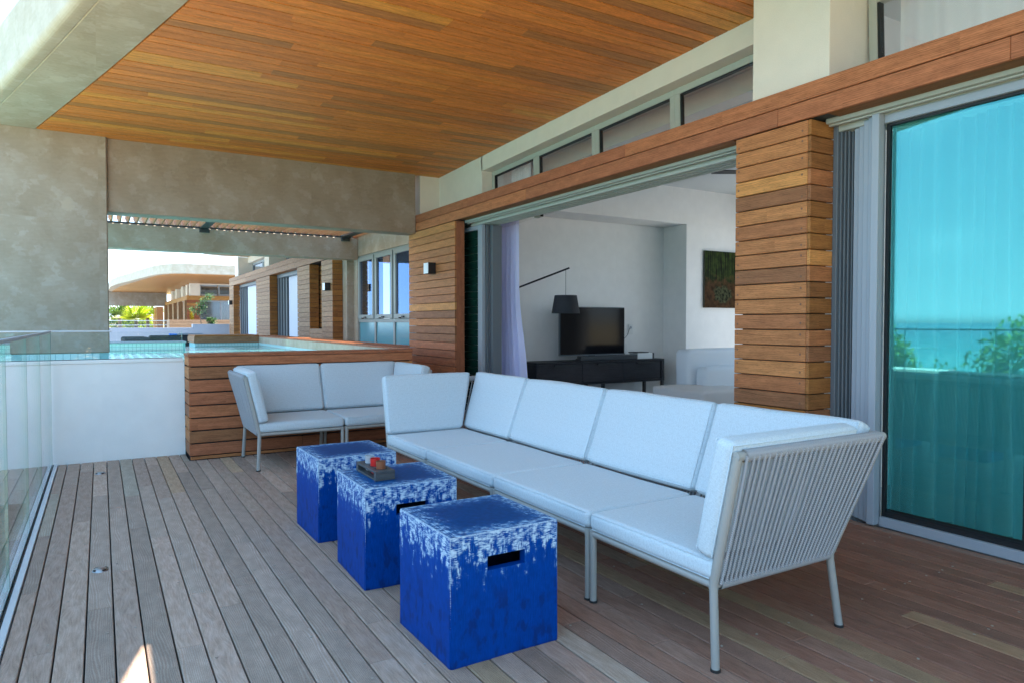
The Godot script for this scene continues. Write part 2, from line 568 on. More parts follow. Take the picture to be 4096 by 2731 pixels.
	M.water.transparency = BaseMaterial3D.TRANSPARENCY_ALPHA
	var rip := noise(0.03, FastNoiseLite.TYPE_SIMPLEX_SMOOTH, 3, 61)
	var ripple := paint(256, 256, func(x: float, y: float) -> Color:
		var v := 0.5 + 0.5 * rip.get_noise_2d(x, y * 2.0)
		return Color(v, v, v))
	M.water.heightmap_enabled = true
	M.water.heightmap_texture = ripple
	M.water.heightmap_scale = 2.0
	M.water.uv1_triplanar = true
	M.water.uv1_scale = Vector3.ONE / 1.6
	M.sea = mat(1, 1, 1, 0.22)
	M.sea.vertex_color_use_as_albedo = true
	M.sea.heightmap_enabled = true
	M.sea.heightmap_texture = ripple
	M.sea.heightmap_scale = 60.0
	M.sea.uv1_triplanar = true
	M.sea.uv1_scale = Vector3.ONE / 25.0
	M.rattan = mat(0.022, 0.024, 0.030, 0.7)
	M.blue_towel = mat(0.03, 0.20, 0.75, 0.9)
	var gn := noise(0.03, FastNoiseLite.TYPE_SIMPLEX_SMOOTH, 4, 71)
	var turf := paint(256, 256, func(x: float, y: float) -> Color:
		var v := 0.75 + 0.3 * gn.get_noise_2d(x, y) + 0.2 * n3.get_noise_2d(x, y)
		return Color(0.66 * v, 0.53 * v, 0.29 * v))
	M.ground = mat(1, 1, 1, 0.95)
	M.ground.albedo_texture = turf
	M.ground.uv1_triplanar = true
	M.ground.uv1_world_triplanar = true
	M.ground.uv1_scale = Vector3.ONE / 6.0
	M.leaf = mat(1, 1, 1, 0.55)
	M.leaf.vertex_color_use_as_albedo = true
	M.leaf.backlight_enabled = true
	M.leaf.backlight = Color(0.7, 0.7, 0.5)
	M.bark = mat(0.14, 0.10, 0.07, 0.9)
	M.dark_planter = mat(0.05, 0.06, 0.065, 0.7)
	# forest picture
	var fp := noise(0.03, FastNoiseLite.TYPE_SIMPLEX_SMOOTH, 4, 81)
	var pic := paint(256, 256, func(x: float, y: float) -> Color:
		var u := x / 256.0
		var v := y / 256.0
		var n := fp.get_noise_2d(x, y)
		var c := Color(0.045, 0.075, 0.022).lerp(Color(0.09, 0.15, 0.03), clampf(0.5 + n * 1.4, 0, 1))
		var trunk := fp.get_noise_2d(x * 5.0, y * 0.12)
		c = c.lerp(Color(0.022, 0.017, 0.012), smoothstep(0.05, 0.25, trunk) * smoothstep(0.62, 0.5, v))
		c = c.lerp(Color(0.13, 0.065, 0.028) * (1.0 + n), smoothstep(0.42, 0.62, v + 0.15 * n))
		var d := Vector2((u - 0.42) * 1.5, (v - 0.76) * 2.2).rotated(-0.35).length()
		c = c.lerp(Color(0.10, 0.11, 0.055) * (1.0 + 1.6 * fp.get_noise_2d(x * 2.0, y * 2.0)), smoothstep(0.36, 0.28, d + 0.1 * n))
		return c)
	M.picture = mat(0.42, 0.40, 0.36, 0.6)
	M.picture.metallic_specular = 0.15
	M.picture.albedo_texture = pic

func wood_tint(kind: int) -> Color:
	var r := rng.randf()
	match kind:
		0:  # ceiling
			var c := Color(1.08, 0.37, 0.085).lerp(Color(0.80, 0.27, 0.07), rng.randf())
			if r < 0.10: c = Color(1.12, 0.43, 0.095)
			elif r < 0.28: c = Color(0.64, 0.255, 0.085)
			return c
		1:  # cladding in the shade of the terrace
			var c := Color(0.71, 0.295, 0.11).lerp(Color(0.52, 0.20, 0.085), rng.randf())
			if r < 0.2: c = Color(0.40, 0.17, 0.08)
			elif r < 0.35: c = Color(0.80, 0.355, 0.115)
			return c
		2:  # beams and pool wall: redder
			return Color(0.64, 0.235, 0.105).lerp(Color(0.48, 0.172, 0.088), rng.randf())
		3:  # villa further along, sun-bleached
			return Color(0.50, 0.29, 0.17).lerp(Color(0.38, 0.205, 0.115), rng.randf())
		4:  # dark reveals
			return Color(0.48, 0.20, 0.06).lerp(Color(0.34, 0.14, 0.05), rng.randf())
	return Color.WHITE

func plank(parent: Node3D, lo: Vector3, hi: Vector3, kind: int, g: int, m: Material = null, c := 0.003) -> MeshInstance3D:
	TINT = wood_tint(kind)
	UVO = Vector2(rng.randf() * 3.0, rng.randf() * 8.0)
	var o := part(parent, "plank", one(lo, hi, c, g), m if m else M.teak)
	TINT = Color.WHITE
	UVO = Vector2.ZERO
	return o

# ------------------------------------------------------------------ main
func _ready() -> void:
	rng.seed = 20240611
	# camera
	var cam := Camera3D.new()
	cam.name = "camera"
	cam.position = Vector3(0, 1.25, 0)
	cam.rotation = Vector3(-deg_to_rad(1.55), -deg_to_rad(30.84), 0)
	cam.fov = 52.65
	cam.near = 0.05
	cam.far = 9000.0
	add_child(cam)
	# sky, exposure
	var sky := ProceduralSkyMaterial.new()
	sky.sky_top_color = Color(0.49, 0.655, 0.805)
	sky.sky_horizon_color = Color(0.80, 0.887, 0.945)
	sky.sky_curve = 0.12
	sky.sky_energy_multiplier = 1.0
	sky.ground_bottom_color = Color(0.30, 0.34, 0.34)
	sky.ground_horizon_color = Color(0.55, 0.66, 0.72)
	sky.sun_angle_max = 8.0
	var cn := noise(0.012, FastNoiseLite.TYPE_SIMPLEX_SMOOTH, 5, 12)
	var ci := Image.create(512, 256, false, Image.FORMAT_RGBA8)
	for y in 256:
		for x in 512:
			var el := 90.0 - (y + 0.5) / 256.0 * 180.0
			var a := TAU * x / 512.0
			var q := Vector3(cos(a), 0, sin(a)) * 90.0
			var v := cn.get_noise_3d(q.x * 2.0, el * 7.0, q.z * 2.0)
			var k := smoothstep(0.10, 0.45, v) * smoothstep(1.5, 4.0, el) * smoothstep(24.0, 8.0, el)
			ci.set_pixel(x, y, Color(1, 1, 1, k * 0.2))
	sky.sky_cover = ImageTexture.create_from_image(ci)
	var env := Environment.new()
	env.background_mode = Environment.BG_SKY
	env.sky = Sky.new()
	env.sky.sky_material = sky
	env.tonemap_mode = Environment.TONE_MAPPER_LINEAR
	env.tonemap_exposure = 4.6
	env.sdfgi_enabled = true
	env.ssao_enabled = true
	env.ssil_enabled = true
	var we := WorldEnvironment.new()
	we.name = "environment"
	we.environment = env
	add_child(we)
	var sun := DirectionalLight3D.new()
	sun.name = "sun"
	sun.light_color = Color(1.0, 0.95, 0.87)
	sun.light_energy = 1.6
	sun.light_angular_distance = 0.5
	sun.shadow_enabled = true
	add_child(sun)
	sun.look_at_from_position(Vector3.ZERO, -Vector3(1.2, 3.9, -0.15))
	make_materials()
	build_ground()
	build_deck()
	build_villa()
	build_roof()
	build_concrete()
	build_pool()
	build_balustrades()
	build_neighbour()
	build_far_villa()
	build_garden()
	build_room()
	build_sofas()
	build_stools()
	build_small()

# ------------------------------------------------------------------ ground, sea
func build_ground() -> void:
	org = Vector3.ZERO
	var s := S()
	var xs := [-44.0, -30.0, -14.0, 6000.0]
	var ys := [-9.0, -6.6, -1.3, -1.3]
	for i in 3:
		var n := Vector3(ys[i] - ys[i + 1], xs[i + 1] - xs[i], 0).normalized()
		quad(s, [Vector3(xs[i], ys[i], -6000), Vector3(xs[i + 1], ys[i + 1], -6000), Vector3(xs[i + 1], ys[i + 1], 6000), Vector3(xs[i], ys[i], 6000)], [n, n, n, n], [Vector2.ZERO, Vector2.ZERO, Vector2.ZERO, Vector2.ZERO])
	struct("ground", s, M.ground)
	s = S()
	box(s, Vector3(9.75, -1.5, -45.0), Vector3(60.0, -1.28, 45.0))
	struct("gravel_court", s, mat(0.20, 0.215, 0.235, 0.9))
	s = S()
	var sx := [-8000.0, -600.0, -220.0, -110.0, -60.0, -33.0]
	var cols := [Color(0.010, 0.115, 0.175), Color(0.012, 0.14, 0.20), Color(0.03, 0.26, 0.30), Color(0.12, 0.42, 0.42), Color(0.05, 0.32, 0.35), Color(0.16, 0.44, 0.42)]
	for i in 5:
		var p := [Vector3(sx[i], -7.0, -8000), Vector3(sx[i + 1], -7.0, -8000), Vector3(sx[i + 1], -7.0, 8000), Vector3(sx[i], -7.0, 8000)]
		var cc := [cols[i], cols[i + 1], cols[i + 1], cols[i]]
		for t in [[0, 1, 2], [0, 2, 3]]:
			for k in t:
				s.set_color(cc[k])
				s.set_normal(Vector3.UP)
				s.set_uv(Vector2(p[k].x, p[k].z))
				s.add_vertex(p[k])
	struct("sea", s, M.sea)

# ------------------------------------------------------------------ deck
func build_deck() -> void:
	org = Vector3.ZERO
	var root := Node3D.new()
	root.name = "deck"
	root.set_meta("kind", "structure")
	add_child(root)
	var s := S()
	box(s, Vector3(-0.36, -0.30, -7.2), Vector3(4.10, -0.045, 1.2))
	box(s, Vector3(2.9, -0.30, -12.7), Vector3(4.10, -0.045, -7.2))
	part(root, "underlay", s, M.void)
	var pitch := 0.0997
	for i in range(0, 45):
		var x0 := -0.3665 + pitch * i + 0.003
		var x1 := x0 + pitch - 0.006
		if i == 0:
			x0 = -0.332
		if x0 > 4.08:
			break
		x1 = minf(x1, 4.085)
		var far := -7.232
		if x0 > 0.63: far = -6.852
		if x0 > 2.86: far = -12.6
		var z := 0.75 - rng.randf() * 1.2
		var prev := -1
		while z > far + 0.02:
			var ln := rng.randf_range(0.9, 2.6)
			var z0 := maxf(far, z - ln)
			if z0 - far < 0.3:
				z0 = far
			var xm := (x0 + x1) / 2.0
			var brown := clampf((xm - 0.7) / 1.6 + rng.randf_range(-0.22, 0.22) - 0.10 * clampf((z0 + 3.5) / -3.0, 0, 1), 0, 1)
			var c := Color(0.56, 0.42, 0.345).lerp(Color(0.375, 0.188, 0.132), brown)
			c *= rng.randf_range(0.84, 1.13)
			var odd := rng.randf()
			if odd < 0.04 + 0.08 * brown: c = c.lerp(Color(0.56, 0.38, 0.22), 0.55)
			elif odd < 0.22: c = c.lerp(Color(0.44, 0.33, 0.27), 0.5)
			elif odd < 0.30 - 0.07 * brown: c = c.lerp(Color(0.60, 0.53, 0.43), 0.6 - 0.35 * brown)
			TINT = c
			UVO = Vector2(rng.randf() * 4.0, rng.randf() * 9.0)
			var tilt := rng.randf_range(-0.0012, 0.0012)
			var m: Material = M.deck_a if rng.randf() < 0.55 - 0.4 * brown else M.deck_b
			part(root, "plank", one(Vector3(x0, -0.024, z0 + 0.001), Vector3(x1, tilt, z - 0.001), 0.0028, 2), m)
			z = z0
	TINT = Color(0.50, 0.39, 0.32)
	part(root, "plank", one(Vector3(0.6335, -0.024, -7.232), Vector3(0.681, 0.0, -6.854), 0.0028, 2), M.deck_a)
	TINT = Color.WHITE
	UVO = Vector2.ZERO
	# timber plugs over the fixings, pairs along the joists
	s = S()
	for i in range(1, 44):
		for k in 14:
			if rng.randf() < 0.55:
				continue
			var x := -0.3665 + 0.0997 * (i + (0.25 if rng.randf() < 0.5 else 0.75))
			var z := -0.5 - 0.45 * k + rng.randf_range(-0.01, 0.01)
			if z < -6.8:
				continue
			lathe(s, [Vector2(0.0055, 0.0), Vector2(0.005, 0.0022), Vector2(0.0, 0.0022)], Vector3(x, 0, z), 8)
	part(root, "plugs", s, mat(0.33, 0.27, 0.22, 0.7), true)

# ------------------------------------------------------------------ the villa's facade
func build_villa() -> void:
	var v := thing("villa", "the near villa with timber-clad columns, sliding doors and timber ceiling, beside the long sofa", "villa", Vector3(4.2, 0, -5))
	# upper white wall with the clerestory opening cut out (x 4.25 .. 4.42)
	var s := S()
	X = ROOF
	box(s, Vector3(4.25, -0.19, -7.90), Vector3(4.42, 0.06, 2.8))
	X = Transform3D.IDENTITY
	box(s, Vector3(4.25, 2.3, -9.3), Vector3(4.42, 3.42, -7.868))
	box(s, Vector3(4.252, 2.56, -7.868), Vector3(4.42, 2.735, 2.8))
	part(v, "wall", s, M.facade_white)
	# white piers that stand on the beam
	for p in [[-9.40, -9.18, 3.95, 3.40], [-3.325, -2.732, 3.95, 3.60]]:
		part(v, "white_pier", one(Vector3(p[2], 2.772, p[0]), Vector3(4.40, p[3], p[1]), 0.004), M.facade_white)
	# clerestory windows
	for b in [[-7.868, -6.815], [-6.815, -5.695], [-5.695, -4.555], [-4.555, -3.33]]:
		X = ROOF
		s = S()
		var first: bool = b[0] < -7.8
		var z0: float = b[0] + (0.0 if first else 0.0005)
		box(s, Vector3(4.385, -0.25, z0), Vector3(4.44, -0.192, b[1]), 0.004)
		box(s, Vector3(4.385, -0.95, z0), Vector3(4.44, -0.25, b[0] + 0.062), 0.004)
		box(s, Vector3(4.385, -0.95, b[1] - 0.062), Vector3(4.44, -0.25, b[1]), 0.004)
		var f := part(v, "clerestory_window", s, M.alu_green)
		s = S()
		box(s, Vector3(4.392, -0.262, b[0] + 0.062), Vector3(4.43, -0.2505, b[1] - 0.062))
		box(s, Vector3(4.392, -0.95, b[0] + 0.0625), Vector3(4.43, -0.262, b[0] + 0.073))
		part(f, "gasket", s, M.gasket)
		part(f, "pane", one(Vector3(4.405, -0.95, b[0] + 0.072), Vector3(4.413, -0.255, b[1] - 0.06)), M.hi_glass)
		X = Transform3D.IDENTITY
	# upper window right of the pier
	X = ROOF
	s = S()
	box(s, Vector3(4.33, -1.0, -2.730), Vector3(4.40, -0.195, -2.675), 0.004)
	box(s, Vector3(4.33, -0.25, -2.675), Vector3(4.40, -0.192, 1.6), 0.004)
	var uw := part(v, "upper_window", s, M.alu_green)
	part(uw, "gasket", one(Vector3(4.34, -1.0, -2.675), Vector3(4.39, -0.25, -2.66)), M.gasket)
	part(uw, "pane", one(Vector3(4.36, -1.0, -2.66), Vector3(4.368, -0.25, 1.6)), M.hi_glass)
	X = Transform3D.IDENTITY
	# timber beam: two boards high with a core, joints staggered
	var beam := part(v, "timber_beam", one(Vector3(3.897, 2.555, -9.40), Vector3(4.245, 2.762, 2.8)), M.dark_planter)
	var cuts := [[-9.41, -7.55, -4.6, -1.45, 1.0, 2.8], [-9.41, -8.35, -6.2, -3.05, -1.69, 1.2, 2.8]]
	for r in 2:
		for i in cuts[r].size() - 1:
			plank(beam, Vector3(3.870, 2.665 if r == 0 else 2.545, cuts[r][i] + 0.001), Vector3(3.896, 2.770 if r == 0 else 2.659, cuts[r][i + 1] - 0.001), 2, 2)
	for i in 4:
		plank(beam, Vector3(3.8965, 2.7625, -9.4 + 3.05 * i), Vector3(4.24, 2.7695, -6.36 + 3.05 * i), 2, 2)
	for i in 3:
		var zz: float = [-7.80, -5.2, -2.70][i]
		plank(beam, Vector3(3.8965, 2.545, zz), Vector3(4.015, 2.5545, [-5.202, -3.45, 2.8][i]), 4, 2)
	# left column: slatted screen with a plain timber edge board
	var col := part(v, "timber_column", one(Vector3(3.93, 0.0, -9.28), Vector3(3.99, 2.54, -7.95)), M.void)
	for k in 25:
		var y0 := 2.541 - BOARD * (k + 1)
		plank(col, Vector3(3.870, maxf(y0, 0.002), -9.41), Vector3(3.896, y0 + BOARD - 0.006, -7.898), 1 if k < 15 else 2, 2)
	plank(col, Vector3(3.8965, 0.002, -7.921), Vector3(4.009, 2.543, -7.8985), 2, 1)
	# right column
	var rc := part(v, "timber_column", one(Vector3(3.90, 0.0, -3.35), Vector3(4.08, 2.54, -2.83)), M.void)
	for k in 25:
		var y0 := 2.541 - BOARD * (k + 1)
		var lo := maxf(y0, 0.002)
		plank(rc, Vector3(3.870, lo, -3.398), Vector3(3.896, y0 + BOARD - 0.006, -2.822), 1 if k < 18 or k > 21 else 4, 2, null, 0.004)
		plank(rc, Vector3(3.8715, lo, -2.8215), Vector3(4.106, y0 + BOARD - 0.006, -2.798), 4 if k % 5 < 3 else 1, 0, null, 0.004)
		plank(rc, Vector3(3.8965, lo, -3.3975), Vector3(4.10, y0 + BOARD - 0.006, -3.375), 4, 0)
	# plugs over the fixings of the near column
	s = S()
	for k in 25:
		var y := 2.541 - BOARD * (k + 0.5)
		for z in [-3.37, -2.86]:
			X = Transform3D(Basis(Vector3.BACK, PI / 2), Vector3(3.8700, y + rng.randf_range(-0.025, 0.025), z))
			lathe(s, [Vector2(0.0075, 0.0), Vector2(0.007, 0.0012), Vector2(0.0, 0.0012)], Vector3.ZERO, 10)
	X = Transform3D.IDENTITY
	part(rc, "plugs", s, mat(0.20, 0.09, 0.045, 0.6), true)
	# sliding door head: aluminium track with ribs
	s = S()
	for seg in [[-7.897, -3.40], [-2.797, 2.6]]:
		box(s, Vector3(4.0155, 2.520, seg[0]), Vector3(4.10, 2.5535, seg[1]), 0.003)
		box(s, Vector3(4.045, 2.508, seg[0]), Vector3(4.07, 2.5195, seg[1]), 0.003)
		for r in 4:
			box(s, Vector3(4.104 + 0.05 * r, 2.478 - 0.004 * r, seg[0]), Vector3(4.146 + 0.05 * r, 2.553, seg[1]), 0.003)
	part(v, "door_track", s, M.alu_green)
	# left stack of sliding leaves: frame with dark green glass before the slats
	s = S()
	box(s, Vector3(4.10, 0.02, -7.71), Vector3(4.15, 2.475, -7.60), 0.004)
	box(s, Vector3(4.10, 2.42, -8.20), Vector3(4.15, 2.475, -7.711), 0.004)
	box(s, Vector3(4.10, 0.02, -8.20), Vector3(4.15, 0.10, -7.711), 0.004)
	var ld := part(v, "sliding_leaf", s, M.alu)
	for k in 24:
		var y0 := 0.102 + 0.0965 * k
		X = Transform3D(Basis(Vector3.BACK, 0.16), Vector3(4.128, y0 + 0.047, 0))
		part(ld, "slat", one(Vector3(-0.004, -0.0455, -8.2), Vector3(0.004, 0.0455, -7.7115)), M.green_slat)
	X = Transform3D.IDENTITY
	s = S()
	box(s, Vector3(4.16, 0.02, -7.62), Vector3(4.20, 2.470, -7.585), 0.003)
	box(s, Vector3(4.21, 0.02, -7.60), Vector3(4.34, 2.465, -7.52), 0.003)
	part(v, "door_jamb", s, M.alu_dark)
	part(v, "screen_back", one(Vector3(4.19, 0.0, -9.2), Vector3(4.21, 2.5, -7.8)), M.alu_green)
	# right-hand opening: jamb with grooves, stacked leaf stiles, fixed leaf
	s = S()
	box(s, Vector3(4.095, 0.0, -2.797), Vector3(4.13, 2.519, -2.765), 0.003)
	for k in 5:
		box(s, Vector3(4.12 + 0.012 * k, 0.01, -2.763 + 0.019 * k), Vector3(4.20 + 0.012 * k, 2.506, -2.752 + 0.019 * k), 0.002)
	part(v, "door_jamb", s, M.alu_dark)
	for k in 4:
		var z0 := -2.676 + 0.042 * k
		part(v, "leaf_stile", one(Vector3(4.135 - 0.018 * k, 0.012, z0), Vector3(4.23 - 0.01 * k, 2.49 + 0.008 * k, z0 + 0.040), 0.003), M.alu)
	part(v, "leaf_stile", one(Vector3(4.045, 0.012, -2.508), Vector3(4.105, 2.515, -2.462), 0.003), M.alu)
	s = S()
	box(s, Vector3(4.100, 0.0, -2.461), Vector3(4.20, 0.060, 2.6), 0.003)
	box(s, Vector3(4.101, 2.456, -2.461), Vector3(4.20, 2.5075, 2.6), 0.003)
	var fd := part(v, "fixed_leaf", s, M.alu)
	s = S()
	box(s, Vector3(4.125, 0.0605, -2.46), Vector3(4.15, 2.4555, -2.440))
	box(s, Vector3(4.125, 2.44, -2.44), Vector3(4.15, 2.4555, 2.6))
	for r in 3:
		box(s, Vector3(4.128 + 0.008 * r, 0.0605, -2.44), Vector3(4.132 + 0.008 * r, 0.085 + 0.012 * r, 2.6))
	part(fd, "gasket", s, M.gasket)
	part(fd, "pane", one(Vector3(4.139, 0.0605, -2.44), Vector3(4.145, 2.44, -1.70)), M.door_glass)
	part(fd, "tinted_pane", one(Vector3(4.152, 0.0605, -2.44), Vector3(4.160, 2.44, 2.6)), M.tint)
	part(fd, "pane", one(Vector3(4.1395, 0.0605, -1.665), Vector3(4.1455, 2.44, 2.6)), M.door_glass)
	part(fd, "meeting_stile", one(Vector3(4.12, 0.0605, -1.7), Vector3(4.15, 2.44, -1.665)), M.gasket)

# ------------------------------------------------------------------ roof with timber ceiling
func edge_curve() -> Array:
	return [Vector2(-0.96, -10.4), Vector2(-0.602, -9.204), Vector2(-0.235, -8.009), Vector2(0.085, -6.953), Vector2(0.398, -5.868), Vector2(0.561, -5.284), Vector2(0.70, -4.7), Vector2(0.83, -4.0), Vector2(0.92, -3.3), Vector2(0.97, -2.5), Vector2(0.985, -1.9)]

func smooth_curve(c: Array, n: int) -> Array:
	var cv := Curve2D.new()
	for i in c.size():
		var t: Vector2 = (c[mini(i + 1, c.size() - 1)] - c[maxi(i - 1, 0)]) / 6.0
		cv.add_point(c[i], -t, t)
	var out := []
	for i in n + 1:
		out.append(cv.sample_baked(cv.get_baked_length() * i / n, true))
	return out

func edge_x(c: Array, z: float) -> float:
	for i in c.size() - 1:
		if z >= c[i].y and z <= c[i + 1].y:
			return lerpf(c[i].x, c[i + 1].x, (z - c[i].y) / (c[i + 1].y - c[i].y))
	return c[0].x if z < c[0].y else c[-1].x

func offset_curve(c: Array, d: float) -> Array:
	var out := []
	for i in c.size():
		var t: Vector2 = (c[mini(i + 1, c.size() - 1)] - c[maxi(i - 1, 0)]).normalized()
		out.append(c[i] + Vector2(-t.y, t.x) * d)   # towards -x
	return out

func sweep_edge(s: SurfaceTool, c: Array, prof: Array) -> void:
	# prof: [offset from the curve, height]
	var lines := []
	for q in prof:
		lines.append(offset_curve(c, q.x))
	for j in prof.size() - 1:
		var d: Vector2 = (prof[j + 1] - prof[j]).normalized()
		for i in c.size() - 1:
			var t: Vector2 = (c[i + 1] - c[i]).normalized()
			var o := Vector2(-t.y, t.x)
			var n := Vector3(o.x * d.y, -d.x, o.y * d.y)
			var a: Vector2 = lines[j][i]
			var b: Vector2 = lines[j][i + 1]
			var e: Vector2 = lines[j + 1][i + 1]
			var f: Vector2 = lines[j + 1][i]
			quad(s, [Vector3(a.x, prof[j].y, a.y), Vector3(b.x, prof[j].y, b.y), Vector3(e.x, prof[j + 1].y, e.y), Vector3(f.x, prof[j + 1].y, f.y)], [n, n, n, n], [Vector2.ZERO, Vector2.ZERO, Vector2.ZERO, Vector2.ZERO])

func build_roof() -> void:
	var v := get_node("villa") as Node3D
	org = v.position
	X = ROOF
	var c := smooth_curve(edge_curve(), 40)
	var prof := [Vector2(0.006, 0.03), Vector2(0.006, 0.0), Vector2(0.432, 0.0), Vector2(0.436, 0.008), Vector2(0.444, 0.008), Vector2(0.448, 0.0), Vector2(0.50, 0.0)]
	for k in 6:
		var a := PI / 2 * (k + 1) / 6.0
		prof.append(Vector2(0.50 + 0.06 * sin(a), 0.06 - 0.06 * cos(a)))
	prof.append_array([Vector2(0.575, 0.50), Vector2(0.56, 0.52), Vector2(-0.2, 0.52)])
	var s := S()
	sweep_edge(s, c, prof)
	# slab above the boards; behind the camera it ends in two tongues
	var poly := []
	for q in c:
		if q.y > -9.55:
			poly.append(q + Vector2(-0.1, 0))
	poly.append_array([Vector2(1.23, -3.14), Vector2(1.39, -3.14), Vector2(1.39, 3.2), Vector2(9.6, 3.2), Vector2(9.6, -9.55)])
	prism(s, poly, 0.028, 0.518)
	var roof := part(v, "roof", s, M.concrete_roof)
	# dark membrane above the joints
	s = S()
	var mem := []
	for q in c:
		if q.y > -9.15 and q.y < -3.2:
			mem.append(q + Vector2(0.012, 0))
	mem.append_array([Vector2(4.24, -3.2), Vector2(4.24, -9.15)])
	prism(s, mem, 0.0215, 0.0265)
	part(roof, "membrane", s, M.void)
	# boards across the terrace, each cut to the curve
	var z := -3.565 - 0.1222 * 46
	var pitch := 0.1222
	while z < -3.25:
		var z1 := z + pitch - 0.011
		var xe := maxf(edge_x(c, z), edge_x(c, z1)) + 0.008
		var x := xe
		var first := true
		while x < 4.24:
			var ln := rng.randf_range(1.0, 2.9)
			if first: ln *= rng.randf_range(0.35, 1.0)
			var x1 := minf(x + ln, 4.248)
			if 4.248 - x1 < 0.35: x1 = 4.248
			TINT = wood_tint(0)
			UVO = Vector2(rng.randf() * 4.0, rng.randf() * 9.0)
			s = S()
			var xa := edge_x(c, z) + 0.008 if first else x
			var xb := edge_x(c, z1) + 0.008 if first else x
			prism(s, [Vector2(xa, z), Vector2(x1 - 0.0012, z), Vector2(x1 - 0.0012, z1), Vector2(xb, z1)], rng.randf_range(-0.0015, 0.0015), 0.02, true)
			part(roof, "plank", s, M.soffit_wood)
			x = x1
			first = false
		z += pitch
	TINT = Color.WHITE
	UVO = Vector2.ZERO
	# painted ceiling of the rooms
	part(v, "bulkhead", one(Vector3(5.0, -0.20, -7.99), Vector3(5.2, -0.013, -3.3)), M.room_white)
	part(v, "room_ceiling", one(Vector3(4.425, -0.012, -9.5), Vector3(9.5, 0.0265, 3.1)), M.ceiling_paint)
	X = Transform3D.IDENTITY

